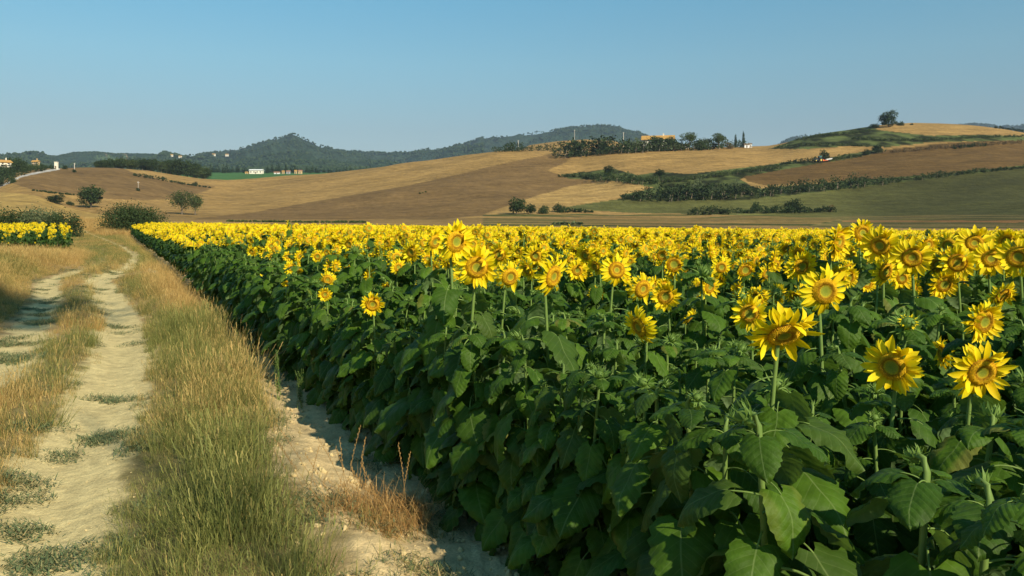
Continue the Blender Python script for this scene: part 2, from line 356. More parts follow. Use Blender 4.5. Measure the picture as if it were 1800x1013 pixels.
    t=NT('petal'); at=t.n('ShaderNodeAttribute',attribute_name='rnd'); uv=t.n('ShaderNodeUVMap',uv_map='UVMap').outputs[0]; sp=t.n('ShaderNodeSeparateXYZ'); t.L.new(uv,sp.inputs[0])
    c=t.mix(at.outputs['Fac'],(.92,.66,.004),(.96,.80,.012)); c=t.mix(t.rng(sp.outputs[1],.0,.3,.6,0.),c,(.80,.42,.004))
    rid=t.math('SINE',t.math('MULTIPLY',sp.outputs[0],40.)); t.bsdf(c,.55,.2,t.bump(rid,.25,.002),.35,t.mix(1.,c,(1.,.92,.4),'MULTIPLY'))
    t=NT('disc'); uv=t.n('ShaderNodeUVMap',uv_map='UVMap').outputs[0]; sp=t.n('ShaderNodeSeparateXYZ'); t.L.new(uv,sp.inputs[0])
    at=t.n('ShaderNodeAttribute',attribute_name='rnd'); oi=t.n('ShaderNodeObjectInfo').outputs['Random']
    r=t.math('ADD',sp.outputs[0],t.math('MULTIPLY',t.math('SUBTRACT',oi,.5),.22)); 
    c=t.ramp(r,[(0.,(.22,.26,.03)),(.30,(.30,.30,.03)),(.42,(.54,.38,.02)),(.50,(.32,.16,.01)),(.60,(.44,.24,.012)),(.78,(.70,.44,.015)),(.93,(.64,.37,.012)),(1.,(.42,.20,.01))])
    c=t.mix(1.,c,t.rng(at.outputs['Fac'],0,1,.7,1.25),'MULTIPLY'); t.bsdf(c,.8,.1)
    # grass: tint comes from the scatter points
    def grass(name,g1_,g2_,d1,d2,tr=.3):
        t=NT(name); ti=t.n('ShaderNodeAttribute',attribute_name='tint',attribute_type='INSTANCER'); rn=t.n('ShaderNodeAttribute',attribute_name='rnd')
        f=t.math('ADD',ti.outputs['Fac'],t.math('MULTIPLY',t.math('SUBTRACT',rn.outputs['Fac'],.5),.7),clamp=True)
        g=t.mix(rn.outputs['Fac'],g1_,g2_); d=t.mix(rn.outputs['Fac'],d1,d2); c=t.mix(t.ramp(f,[(.3,(0,0,0)),(.7,(1,1,1))]),g,d)
        t.bsdf(c,.6,.2,None,tr)
    grass('grass',(.11,.135,.03),(.27,.27,.075),(.38,.215,.062),(.60,.42,.15))
    grass('weed',(.10,.14,.06),(.19,.23,.10),(.30,.24,.10),(.42,.32,.14))
    def crown(name,a,b,tr=.15):
        t=NT(name); rn=t.n('ShaderNodeAttribute',attribute_name='rnd'); oi=t.n('ShaderNodeObjectInfo').outputs['Random']
        c=t.mix(rn.outputs['Fac'],a,b); c=t.mix(1.,c,t.rng(oi,0,1,.8,1.2),'MULTIPLY'); t.bsdf(c,.75,.12,None,tr)
    crown('crown_dark',(.020,.036,.012),(.046,.070,.022),.05); crown('crown_mid',(.035,.060,.018),(.085,.110,.035)); crown('crown_grey',(.075,.10,.045),(.17,.20,.095)); crown('crown_brown',(.11,.085,.04),(.22,.15,.065))
    crown('conifer',(.018,.035,.015),(.04,.065,.025))
    def plain(name,c1,c2,scale=3.,rough=.85):
        t=NT(name); n=t.noise(scale,4,t.n('ShaderNodeTexCoord').outputs['Object']); t.bsdf(t.mix(n,c1,c2),rough,.2)
    plain('bark',(.10,.075,.05),(.24,.19,.13)); plain('plaster',(.72,.66,.52),(.82,.76,.62),1.); plain('ochre',(.52,.36,.17),(.60,.43,.22),1.)
    plain('roof_tile',(.36,.20,.05),(.48,.28,.08),2.); plain('roof_dark',(.30,.15,.09),(.42,.22,.13),2.); plain('pane',(.03,.035,.04),(.06,.07,.08),1.,.3)
    plain('white_paint',(.78,.78,.76),(.86,.86,.84),1.,.5); plain('red_paint',(.55,.06,.03),(.68,.09,.04),1.,.5); plain('orange_paint',(.75,.14,.03),(.85,.2,.05),1.,.5)
    plain('teal_paint',(.08,.30,.30),(.12,.38,.36),1.,.5); plain('tyre',(.015,.015,.015),(.04,.035,.03)); plain('dark_metal',(.04,.05,.05),(.10,.11,.11),1.,.5); plain('pole_wood',(.38,.33,.27),(.52,.47,.40),1.); plain('rim_yellow',(.6,.45,.08),(.7,.5,.1)); plain('steel',(.3,.31,.33),(.4,.41,.42))
    plain('clod',(.42,.33,.16),(.56,.44,.22),12.)

# ------------------------------------------------------------------ scatter with geometry nodes
def scatter(name,P,rot,scl,idx,tint,protos,kind='stuff'):
    P=np.asarray(P,np.float32); n=len(P)
    me=bpy.data.meshes.new(name); me.vertices.add(n); me.vertices.foreach_set('co',P.ravel())
    for nm,ty,arr in (('rot','FLOAT_VECTOR',rot),('scl','FLOAT',scl),('tint','FLOAT',tint),('idx','INT',idx)):
        a=me.attributes.new(nm,ty,'POINT'); a.data.foreach_set('vector' if ty=='FLOAT_VECTOR' else 'value', np.asarray(arr,np.int32 if ty=='INT' else np.float32).ravel())
    pc=bpy.data.collections.new(name+'_kinds')
    for i,p in enumerate(protos):
        o=bpy.data.objects.new('kind_%02d_%s'%(i,name),p); pc.objects.link(o)
    hidden[name]=pc
    o=mk(name,me); tag(o,kind=kind)
    ng=bpy.data.node_groups.new(name,'GeometryNodeTree')
    ng.interface.new_socket('Geometry',in_out='INPUT',socket_type='NodeSocketGeometry'); ng.interface.new_socket('Geometry',in_out='OUTPUT',socket_type='NodeSocketGeometry')
    N=ng.nodes; L=ng.links; gi=N.new('NodeGroupInput'); go=N.new('NodeGroupOutput')
    ci=N.new('GeometryNodeCollectionInfo'); ci.inputs['Collection'].default_value=pc; ci.inputs['Separate Children'].default_value=True; ci.inputs['Reset Children'].default_value=True
    ip=N.new('GeometryNodeInstanceOnPoints'); ip.inputs['Pick Instance'].default_value=True
    def na(nm,ty):
        q=N.new('GeometryNodeInputNamedAttribute'); q.data_type=ty; q.inputs['Name'].default_value=nm; return q.outputs['Attribute']
    er=N.new('FunctionNodeEulerToRotation'); L.new(na('rot','FLOAT_VECTOR'),er.inputs[0])
    L.new(gi.outputs[0],ip.inputs['Points']); L.new(ci.outputs[0],ip.inputs['Instance']); L.new(na('idx','INT'),ip.inputs['Instance Index'])
    L.new(er.outputs[0],ip.inputs['Rotation']); L.new(na('scl','FLOAT'),ip.inputs['Scale']); L.new(ip.outputs[0],go.inputs[0])
    md=o.modifiers.new('scatter','NODES'); md.node_group=ng
    return o

# ------------------------------------------------------------------ sunflower pieces
def leaf_geo(mb,rs,L=.25,W=.40,petiole=.13,nt=17,nsd=3,a0=-15,a1=-75,up=35,fold=.25,M4=None,pet=True,lo=False):
    """leaf from the stem outwards along +X; uv u = across, v = along"""
    p=np.array([0.,0.,0.]); ang=R(up); pts=[p.copy()]
    n=3 if lo else 6
    for i in range(n):
        ang+=(R(a0)-R(up))/n*.9; p=p+petiole/n*np.array([math.cos(ang),0,math.sin(ang)]); pts.append(p.copy())
    X=lambda V:(V if M4 is None else (np.asarray(V)@M4[:3,:3].T+M4[:3,3]))
    if pet:
        t=MB(); t.tube(pts,np.linspace(.0042,.0028,len(pts)),3 if lo else 5); mb.add(X(t.v[0]),t.f,1)
    # midrib
    mid=[]; tan=[]; a=R(a0); q=p.copy()
    twist=rs.uniform(-.35,.35); bend=rs.uniform(-.25,.25)
    for i in range(nt+1):
        tt=i/nt; a=R(a0+(a1-a0)*tt**.8); mid.append(q.copy()); tan.append((math.cos(a),0,math.sin(a))); q=q+L/nt*np.array(tan[-1])
    mid=np.array(mid); tan=np.array(tan)
    V=[];UV=[]; ph=rs.uniform(0,6); ph2=rs.uniform(0,6); ncol=2*nsd+1
    wav=rs.uniform(.02,.05)
    for i in range(nt+1):
        t=i/nt; w=W*L*1.30*(t+.02)**.36*(1-t)**.78
        if i==nt: w=0.0
        nrm=np.array([-tan[i][2],0,tan[i][0]]); bn=np.array([0,1,0.])
        tw=twist*t; bn2=bn*math.cos(tw)+nrm*math.sin(tw); nr2=nrm*math.cos(tw)-bn*math.sin(tw)
        for j in range(-nsd,nsd+1):
            s=j/nsd; ww=w
            if abs(j)==nsd and not lo: ww=w*(1+(.075 if i%2 else -.03))
            back=.22*L*(abs(s)**1.4)*(1-t)**4
            off=s*ww; y=bn2*off + nr2*(fold*abs(off)*(1-.5*abs(s)) + wav*L*math.sin(t*13+ph+(2 if s>0 else 0))*abs(s)**2 + .02*L*math.sin(t*9+ph2)*(1-abs(s)))
            y=y - nr2*abs(s)**3*.10*L*rs.uniform(.6,1.4)
            pt=mid[i]-tan[i]*back+y+np.array([0,bend*L*t*t,0]); V.append(pt); UV.append((off/L,t-back/L))
    Fc=[]
    for i in range(nt):
        for j in range(ncol-1): k=i*ncol+j; Fc.append((k,k+ncol,k+ncol+1,k+1))
    mb.add(X(V),Fc,0,UV)

def petals_geo(mb,rs,n=34,r0=.058,Lp=.078,layers=2,nt=4,back=12,ragged=.18,lo=False,cm=-12,em=10):
    for ly in range(layers):
        m=n//layers
        for k in range(m):
            a=2*math.pi*(k+.5*ly+rs.uniform(-.25,.25))/m; L=Lp*rs.uniform(1-ragged,1.12); w=L*rs.uniform(.15,.20)*(1.25 if lo else 1); c=rs.random()
            el=R(rs.gauss(em-back*.4-7*ly,17)); curl=R(rs.gauss(cm,38)); tw=rs.uniform(-.5,.5); rr=r0*.93-.004*ly; p=np.array([rr,0,-.002-.004*ly]); V=[];UV=[]
            side=rs.uniform(-.12,.12)
            for i in range(nt+1):
                t=i/nt; e=el+curl*t; 
                if i: p=p+L/nt*np.array([math.cos(e),side,math.sin(e)])
                hw=w*(.55+1.1*t)*(1-t**2.6)+.0006 if not lo else w*(.6,1.,.05)[min(i,2)]
                nv=np.array([-math.sin(e),0,math.cos(e)]); b=np.array([0,math.cos(tw*t),0])+nv*math.sin(tw*t)
                if lo: V+= [p-b*hw,p+b*hw]; UV+=[(-1,t),(1,t)]
                else: V+= [p-b*hw+nv*hw*.35,p-nv*hw*.1,p+b*hw+nv*hw*.35]; UV+=[(-1,t),(0,t),(1,t)]
            q=3 if not lo else 2; Fc=[(i*q+j,i*q+j+1,(i+1)*q+j+1,(i+1)*q+j) for i in range(nt) for j in range(q-1)]
            ca,sa=math.cos(a),math.sin(a); Rm=np.array([[ca,-sa,0],[sa,ca,0],[0,0,1]]); mb.add(np.array(V)@Rm.T,Fc,0,UV,c)
def disc_prof(r,r0): q=r/r0; return .010*(1-q*q)+.009*math.exp(-((q-.72)/.2)**2)-.006*math.exp(-(q/.35)**2)
def disc_geo(mb,rs,r0=.058,florets=420,mat=0,lo=False):
    rings=3 if lo else 8; seg=8 if lo else 28; V=[(0,0,disc_prof(0,r0))];UV=[(0,0)];Fc=[]
    for i in range(1,rings+1):
        r=r0*i/rings
        for j in range(seg): a=2*math.pi*j/seg; V.append((r*math.cos(a),r*math.sin(a),disc_prof(r,r0))); UV.append((i/rings,0))
    for j in range(seg): Fc.append((0,1+j,1+(j+1)%seg))
    for i in range(rings-1):
        for j in range(seg): b=1+i*seg; Fc.append((b+j,b+seg+j,b+seg+(j+1)%seg,b+(j+1)%seg))
    mb.add(V,Fc,mat,UV,.4)
    if lo: return
    for k in range(florets):
        r=r0*.985*math.sqrt((k+.5)/florets); a=k*2.399963; q=r/r0; x,y=r*math.cos(a),r*math.sin(a); z=disc_prof(r,r0)-.001
        h=(.0028 if q<.45 else .0055)*rs.uniform(.6,1.4); w=.0023 if q>.4 else .0017; dx,dy=rs.uniform(-.001,.001),rs.uniform(-.001,.001)
        mb.add([(x-w,y-w,z),(x+w,y-w,z),(x+w,y+w,z),(x-w,y+w,z),(x+dx,y+dy,z+h)],[(0,1,4),(1,2,4),(2,3,4),(3,0,4)],mat,[(q,0)]*5,rs.random())
def back_geo(mb,rs,r0=.058,mat=0,nb=22,lb=.05,closed=False):
    prof=[(.012,-.045),(.030,-.034),(r0*.85,-.016),(r0,-.002),(r0*.9,.002)] if not closed else [(.008,-.035),(.020,-.024),(.027,-.006),(.022,.010),(.009,.016),(.001,.017)]
    k=14; V=[(r*math.cos(2*math.pi*j/k),r*math.sin(2*math.pi*j/k),z) for r,z in prof for j in range(k)]
    Fc=[(i*k+j,i*k+(j+1)%k,(i+1)*k+(j+1)%k,(i+1)*k+j) for i in range(len(prof)-1) for j in range(k)]; mb.add(V,Fc,mat)
    for ly in range(2):
        for b in range(nb):
            a=2*math.pi*(b+.5*ly)/nb+rs.uniform(-.15,.15); L=lb*rs.uniform(.7,1.2); w=(.006 if closed else .010)*rs.uniform(.8,1.2)
            e=R(rs.gauss(55-55*ly,18)) if closed else R(rs.gauss(5-25*ly,20)); p=np.array([(.024 if closed else r0*.92),0,-.012-.006*ly]); V=[]
            for i in range(4):
                t=i/3; ee=e+(R(35)*t if closed and rs.random()<.7 else R(-10)*t)
                if i: p=p+L/3*np.array([math.cos(ee),0,math.sin(ee)])
                hw=w*(1-t)**.7+.0004; V+=[p+np.array([0,-hw,0]),p+np.array([0,hw,0])]
            ca,sa=math.cos(a),math.sin(a); Rm=np.array([[ca,-sa,0],[sa,ca,0],[0,0,1]]); mb.add(np.array(V)@Rm.T,[(i*2,i*2+1,i*2+3,i*2+2) for i in range(3)],mat)

def head_matrix(H,pitch,yaw=0.):
    """local head +Z looks towards -Y and pitched down"""
    d=Vector((math.sin(yaw)*math.cos(pitch),-math.cos(yaw)*math.cos(pitch),-math.sin(pitch)))
    q=d.to_track_quat('Z','X'); return Matrix.Translation((d.x*.07,-.0+d.y*.07,H))@q.to_matrix().to_4x4()
H0=1.5
PETL=(.080,.074,.088,.052,.082,.076,.090,.070,.060)
SF={}
def sunflower_meshes():
    rs=random.Random(5)
    SF['leaf']=[]
    for i in range(12):
        mb=MB(); leaf_geo(mb,rs,.25,rs.uniform(.52,.68),rs.uniform(.10,.15),17,3,rs.uniform(-50,-5),rs.uniform(-92,-60),rs.uniform(5,45),rs.uniform(.0,.32)); SF['leaf'].append(mb.mesh('leaf',[M['leaf'],M['stem']]))
    SF['petals']=[];SF['disc']=[];SF['back']=[]
    for i in range(9):
        mb=MB(); petals_geo(mb,rs,rs.choice([34,40,48]),.068,PETL[i],2,4,12,cm=(-10,20,-35,45,-5,-60,0,30,-20)[i],em=(8,20,0,35,12,-5,5,25,40)[i]); SF['petals'].append(mb.mesh('petals',[M['petal']]))
        mb=MB(); disc_geo(mb,rs,.068,480); SF['disc'].append(mb.mesh('seed_disc',[M['disc']],False))
        mb=MB(); back_geo(mb,rs,.068); SF['back'].append(mb.mesh('flower_head',[M['bract']]))
    SF['bud']=[]
    for i in range(3):
        mb=MB(); back_geo(mb,rs,closed=True,nb=20,lb=.055); SF['bud'].append(mb.mesh('bud',[M['bract']]))
    mb=MB(); petals_geo(mb,rs,22,.022,.022,2,3); SF['budpetals']=mb.mesh('petals',[M['petal']])
    SF['stem']=[]
    for i in range(5):
        mb=MB(); bx,by=rs.uniform(-.05,.05),rs.uniform(-.03,.05); pts=[];rad=[]
        for k in range(11):
            t=k/10; z=t*(H0-.03); pts.append((bx*math.sin(t*3.1),by*math.sin(t*3.1),z)); rad.append(.0128-.004*t)
        pts+=[(0,-.012,H0+.0),(0,-.035,H0+.004)]; rad+=[.009,.011]; mb.tube(pts,rad,7); SF['stem'].append(mb.mesh('stem',[M['stem']]))
def plant_spec(rs,kind):
    """list of (piece, mesh index, matrix) for a plant of height H0 facing -Y"""
    sp=dict(stem=rs.randrange(5),leaves=[],pitch=R(rs.gauss(9,17)),yaw=R(rs.gauss(0,22)),k=rs.randrange(9),kind=kind,hs=rs.uniform(.70,1.0))
    n=rs.randint(23,27); a=rs.uniform(0,6.28)
    for i in range(n):
        t=(i+.5)/n; z=.12+(H0-.22)*t**.92; a+=2.4+rs.uniform(-.35,.35)
        s=(1.30-.62*max(0,(t-.6)/.4))*rs.uniform(.75,1.2)*(.85 if t<.15 else 1)
        tilt=rs.uniform(-.25,.25)-.35*max(0,t-.75)
        sp['leaves'].append((rs.randrange(12),z,a,s,tilt,rs.uniform(-.25,.25)))
    if kind=='leafy' or kind=='bud':
        for q in range(4): a+=1.7; sp['leaves'].append((rs.randrange(12),H0-.06,a,rs.uniform(.38,.62),-.5,0.))
    return sp
def leaf_matrix(l):
    i,z,a,s,tilt,roll=l; return Matrix.Translation((0,0,z))@Matrix.Rotation(a,4,'Z')@Matrix.Rotation(tilt,4,'Y')@Matrix.Rotation(roll,4,'X')@Matrix.Scale(s,4)
def build_plant(sp,parts=True,hscale=None):
    root=empty('sunflower'); mk('stem',SF['stem'][sp['stem']],root)
    if parts:
        for l in sp['leaves']:
            o=mk('leaf',SF['leaf'][l[0]],root); o.matrix_local=leaf_matrix(l)
    else:
        if 'fol' not in sp: sp['fol']=joined_foliage(sp,'foliage')
        mk('foliage',sp['fol'],root)
    hm=head_matrix(H0,sp['pitch'],sp['yaw'])@Matrix.Scale(hscale or sp['hs'],4)
    if sp['kind']=='flower':
        h=mk('flower_head',SF['back'][sp['k']],root); h.matrix_local=hm; mk('petals',SF['petals'][sp['k']],h); mk('seed_disc',SF['disc'][sp['k']],h)
    else:
        h=mk('bud',SF['bud'][sp['k']%3],root); h.matrix_local=head_matrix(H0,R(-50),sp['yaw'])@Matrix.Scale(sp.get('bs',1. if sp['kind']=='bud' else .6),4)
        if sp['kind']=='bud': mk('petals',SF['budpetals'],h,loc=(0,0,.004))
    return root
def mesh_arrays(me):
    v=np.zeros(len(me.vertices)*3); me.vertices.foreach_get('co',v); v=v.reshape(-1,3)
    return v,[tuple(p.vertices) for p in me.polygons],[p.material_index for p in me.polygons]
_ma={}
def join_into(mb,me,mat4,mmap):
    if me.name not in _ma:
        v,f,mi=mesh_arrays(me); uv=np.zeros((len(v),2)); li=[l.vertex_index for l in me.loops]; d=np.zeros(len(me.loops)*2); me.uv_layers[0].data.foreach_get('uv',d); uv[li]=d.reshape(-1,2)
        rn=np.zeros(len(v)); me.attributes['rnd'].data.foreach_get('value',rn); _ma[me.name]=(v,f,mi,uv,rn)
    v,f,mi,uv,rn=_ma[me.name]; A=np.array(mat4); V=v@A[:3,:3].T+A[:3,3]
    n=mb.n; mb.v.append(V); mb.uv.append(uv); mb.c.append(rn)
    mb.f+= [tuple(i+n for i in q) for q in f]; mb.m+=[mmap[k] for k in mi]; mb.n+=len(V)
def joined_foliage(sp,name):
    mb=MB()
    for l in sp['leaves']: join_into(mb,SF['leaf'][l[0]],leaf_matrix(l),{0:0,1:1})
    return mb.mesh(name,[M['leaf'],M['stem']])
MATS5=lambda:[M['leaf'],M['stem'],M['bract'],M['petal'],M['disc']]
def joined_plant(sp):
    mb=MB(); join_into(mb,SF['stem'][sp['stem']],Matrix.Identity(4),{0:1})
    for l in sp['leaves']: join_into(mb,SF['leaf'][l[0]],leaf_matrix(l),{0:0,1:1})
    hm=head_matrix(H0,sp['pitch'],sp['yaw'])@Matrix.Scale(sp['hs'],4)
    if sp['kind']=='flower':
        join_into(mb,SF['back'][sp['k']],hm,{0:2}); join_into(mb,SF['petals'][sp['k']],hm,{0:3}); join_into(mb,SF['disc'][sp['k']],hm,{0:4})
    else: join_into(mb,SF['bud'][sp['k']%3],head_matrix(H0,R(-50),0)@Matrix.Scale(sp.get('bs',1. if sp['kind']=='bud' else .6),4),{0:2})
    return mb.mesh('sunflower_plant',MATS5())
def low_plant(rs,nleaf=10,head=True):
    mb=MB(); mb.tube([(0,0,.3),(0,0,H0)],.011,3,1,cap=False)
    for i in range(nleaf):
        t=(i+.5)/nleaf; z=.35+(H0-.45)*t; a=i*2.4+rs.uniform(-.4,.4); s=rs.uniform(.9,1.3)*(1.1-.4*t)
        A=np.array(Matrix.Translation((0,0,z))@Matrix.Rotation(a,4,'Z')@Matrix.Scale(s,4)); leaf_geo(mb,rs,.25,.58,.11,4,1,rs.uniform(-35,0),rs.uniform(-85,-55),35,.2,A,False,True)
    if not head: return mb.mesh('far_plant',[M['leaf_far'],M['stem'],M['bract'],M['petal'],M['disc']])
    hm=np.array(head_matrix(H0,R(rs.gauss(4,12)),R(rs.gauss(0,18)))@Matrix.Scale(rs.uniform(.64,.88),4)); t=MB(); petals_geo(t,rs,15,.06,.085,1,2,12,lo=True); V=np.concatenate(t.v)@hm[:3,:3].T+hm[:3,3]; mb.add(V,t.f,3,np.concatenate(t.uv),np.concatenate(t.c))
    t=MB(); disc_geo(t,rs,.062,lo=True); mb.add(np.concatenate(t.v)@hm[:3,:3].T+hm[:3,3],t.f,4,np.concatenate(t.uv),.5)
    # back of the head
    k=8; V=[(0,0,-.04)]+[(.065*math.cos(2*math.pi*j/k),.065*math.sin(2*math.pi*j/k),-.003) for j in range(k)]; mb.add(np.array(V)@hm[:3,:3].T+hm[:3,3],[(0,1+(j+1)%k,1+j) for j in range(k)],2)
    return mb.mesh('far_plant',[M['leaf_far'],M['stem'],M['bract'],M['petal'],M['disc']])

# heads one can pick out in the photo: (px, py, width px, yaw deg (+ = turned to the right), pitch deg, label)
HEROES=[
 (802,425,80,16,5,'tallest sunflower left of centre, its head standing above the far field'),
 (765,425,52,30,5,'sunflower half hidden behind the left shoulder of the tallest head left of centre'),
 (838,470,82,-10,8,'round open sunflower just below and right of the tallest head left of centre'),
 (878,448,48,-12,0,'smaller sunflower facing left above a leaf, behind the central pair of heads'),
 (897,487,62,20,14,'drooping sunflower crossed by a dark leaf right of the central pair'),
 (973,486,84,34,8,'large sunflower on a thick pale stem, turned to the right with hanging petals'),
 (1084,475,64,4,2,'single round sunflower on a straight stem right of centre'),
 (1130,508,64,35,10,'narrow sunflower seen half from the side with a small leaf across its disc'),
 (1170,522,56,0,0,'young sunflower with short petals and green disc above a pale thick stem'),
 (1122,575,78,-35,12,'low sunflower with a dark shaded disc facing left behind a heart shaped leaf'),
 (1185,465,46,0,4,'small open sunflower in the second row behind the straight stemmed one'),
 (1475,425,72,35,10,'tall sunflower with an almost black shaded disc at the top of the right cluster'),
 (1516,410,54,12,2,'topmost sunflower of the right cluster, between the black disc and the broad head'),
 (1547,432,72,-12,4,'broad open sunflower in the top right cluster with an orange disc'),
 (1603,453,74,4,6,'fully open sunflower facing the viewer in the middle of the top right cluster'),
 (1557,478,66,25,8,'sunflower hanging below the broad head in the top right cluster'),
 (1450,512,98,22,2,'large bright sunflower on a bare thick stem with a green disc centre'),
 (1383,590,132,16,34,'biggest sunflower, drooping with its disc half shaded by a leaf'),
 (1318,552,70,-12,-6,'sunflower tucked behind the left side of the biggest drooping head'),
 (1568,645,106,-8,6,'lowest sunflower facing the viewer with curled petals and a round green centre'),
 (1727,655,112,26,14,'large lower right sunflower with shaded disc, partly covered by a wet leaf'),
 (1730,566,84,32,8,'sunflower with long drooping petals above the wet leaf at the right'),
 (1660,500,58,10,8,'small sunflower below the pair of heads near the right edge'),
 (1713,428,64,6,-2,'tall sunflower with a double ringed disc near the top right corner of the field'),
 (1683,462,66,6,4,'sunflower just below and left of the double ringed one'),
 (1668,432,52,-22,2,'sunflower turned left behind the pair near the right edge'),
 (1742,455,66,10,6,'sunflower with a green bud in front of its disc near the right edge'),
 (1790,452,76,0,2,'sunflower cut by the right edge of the picture'),
 (1650,466,48,-10,6,'small head squeezed left of the pair near the right edge'),
 (1655,622,60,-40,12,'half open sunflower seen from the side left of the large lower right head'),
 (1310,475,44,8,2,'small sunflower left of the shaded ones in the middle of the right half'),
 (1347,482,40,25,8,'small sunflower with a shaded disc beside the small open one'),
 (1410,468,62,25,14,'drooping shaded sunflower left of the right cluster'),
 (1498,447,40,-35,4,'small sunflower peeping between the black disc and the broad head'),
 (1632,430,44,20,8,'sunflower half hidden behind the middle head of the top right cluster'),
 (1770,425,50,-25,0,'sunflower turned left behind the one cut by the right edge'),
 (1765,520,62,40,22,'drooping sunflower seen from the side, near the right edge above the lower heads'),
 (1405,447,44,-30,10,'shaded sunflower turned left, just left of the black disc'),
 (1248,505,50,30,12,'sunflower hanging to the right below the yellow mass right of centre'),
 (1215,560,40,40,35,'low drooping sunflower half buried in leaves right of centre'),
 (1588,438,46,-15,0,'sunflower behind the shoulder of the middle head in the right cluster'),
 (927,475,44,-30,6,'sunflower turned left between the leaf crossed one and the large stemmed one'),
 (1018,478,38,15,4,'small sunflower between the large stemmed head and the single round one'),
 (700,470,34,15,6,'open sunflower left of the tallest pair at the edge of the shade'),
 (745,500,30,-20,10,'small sunflower low in front of the left yellow mass'),
 (655,535,46,10,6,'sunflower at the left end of the front heads, above the leafy wall'),
 (508,498,26,20,4,'small sunflower low on the left edge of the crop, side lit'),
 (458,491,20,0,0,'small sunflower standing alone on the left edge of the crop'),
 (582,470,30,0,0,'pair head upper, open sunflower on the left part of the crop'),
 (576,492,34,5,4,'pair head lower, open sunflower on the left part of the crop'),
 (1268,470,44,25,4,'sunflower facing right in front of the yellow mass, right of centre'),
 (1048,517,34,10,6,'small low sunflower between the large stemmed head and the round one'),
]
def build_field():
    rs=random.Random(77)
    flowers=[plant_spec(rs,'flower') for _ in range(16)]; buds=[dict(plant_spec(rs,'leafy'),bs=.95) for _ in range(3)]; leafy=[plant_spec(rs,'leafy') for _ in range(4)]
    G='sunflowers standing in the crop'
    D0=.285
    heroes=[]
    for px,py,w,yaw,pitch,lab in HEROES:
        a=(py-HY)/F; k=D0*F/(H0*w); d=CAMZ*k/(1+k*a); H=CAMZ-a*d; hs=H/H0
        if hs>1.22: hs=1.22+(hs-1.22)*.5
        X=(px-CX)/F*d; heroes.append((px,py,w/2,d,hs))
        sp=dict(plant_spec(rs,'flower')); sp['k']=rs.choice([0,1,2,4,6,6,5] if w>60 else list(range(9))); sp['leaves']=[l for l in sp['leaves'] if not (l[1]>H0-.26 and math.sin(l[2])<.1)]; Dk=2*(.068+.92*PETL[sp['k']]); sp['yaw']=0.; sp['pitch']=R(pitch)*1.2+rs.gauss(.03,.13)
        bear=math.atan2(X,d)
        yw=R(yaw)*1.5+rs.gauss(0,.20)-bear
        hx,hy=math.sin(yw)*.07*hs,-math.cos(yw)*.07*hs
        bx,by=X-hx,d-hy; z0=g1(bx,by)
        H=CAMZ-a*d-z0; s=H/H0; r=build_plant(sp,True,w*d/F/Dk/s); r.location=(bx,by,z0); r.rotation_euler=(0,0,yw); r.scale=(s,)*3
        tag(r,lab,'sunflower',G)
    # young plants with green buds that the photo shows
    for px,py,w,lab in ((805,508,30,'young green sunflower bud below the central pair of heads'),(1360,672,44,'young plant with a green bud between small upright leaves, below the biggest head'),(1593,565,44,'spiky green bud just opening between the right cluster and the lowest head'),(1296,522,34,'spiky green bud with a yellow tip right of centre'),(1715,490,30,'small green bud just in front of the heads near the right edge'),(1232,478,34,'green bud standing in front of the yellow mass'),(625,440,22,'green unopened bud rising above the heads in the left part')):
        a=(py-HY)/F; k=.15*F/(H0*w); d=CAMZ*k/(1+k*a); X=(px-CX)/F*d; sp=plant_spec(rs,'bud' if 'opening' in lab or 'tip' in lab else 'leafy'); sp['bs']=1.45; r=build_plant(sp); z0=g1(X,d); s=(CAMZ-a*d-z0)/H0; r.location=(X,d,z0); r.rotation_euler=(0,0,rs.uniform(-.5,.5)); r.scale=(s,)*3; heroes.append((px,py,w/2,d,s))
        tag(r,lab,'sunflower','green buds among the sunflowers')
    # ---- all the other plants, on rows parallel to the edge
    dv=np.array([-.5,1.])/math.hypot(.5,1); nv=np.array([dv[1],-dv[0]])
    o=np.array([2.25,0.])+nv*.14; P=[];row=[]
    for i in range(0,190):
        L=np.arange(-6,150,.235 if i<2 else .27 if i<22 else .34)
        L=L+RNG.uniform(-.08,.08,len(L)); off=i*.70+RNG.normal(0,.055,len(L)); p=o+nv*off[:,None]+dv*L[:,None]; P.append(p); row.append(np.full(len(L),i))
    P=np.concatenate(P); row=np.concatenate(row); X,Y=P[:,0],P[:,1]; s,px,_=to_sx(X,Y)
    farY=np.interp(px,[150,215,300,600,1800],[94,96,112,126,134])+RNG.normal(0,.5,len(X))
    ok=(Y>-4)&(Y<farY)&(np.hypot(X,Y)>1.75)&(X<Y*.74+3.5)&(X-edge_x(Y)>-.1)
    # the real edge is ragged and the crop thins out towards its left end
    ok&=~((row==0)&(RNG.random(len(X))<.10))
    P=P[ok];row=row[ok];X,Y=P[:,0],P[:,1]; n=len(X); rho=np.hypot(X,Y)
    H=1.49+RNG.normal(0,.10,n)+.30*(fbm(X/3.5,Y/3.5,2,91)-.5)
    H=np.where(row==0,H*.83,np.where(row==1,H*.92,H)); H=np.where((rho<7)&(row>1),H+.02,H)
    r=RNG.random(n); kind=np.where(row==0,np.where(r<.16,0,np.where(r<.45,1,2)),np.where(row==1,np.where(r<.55,0,np.where(r<.72,1,2)),np.where(r<.93,0,np.where(r<.97,1,2))))
    kind=np.where((row==0)&(Y>22),np.where(r<.75,0,2),kind)
    px=CX+F*X/np.maximum(Y,.3); 
    # plants closer than a picked-out head must not hide it
    keep=np.ones(n,bool); near=np.where((rho<9)&(Y>.5))[0]
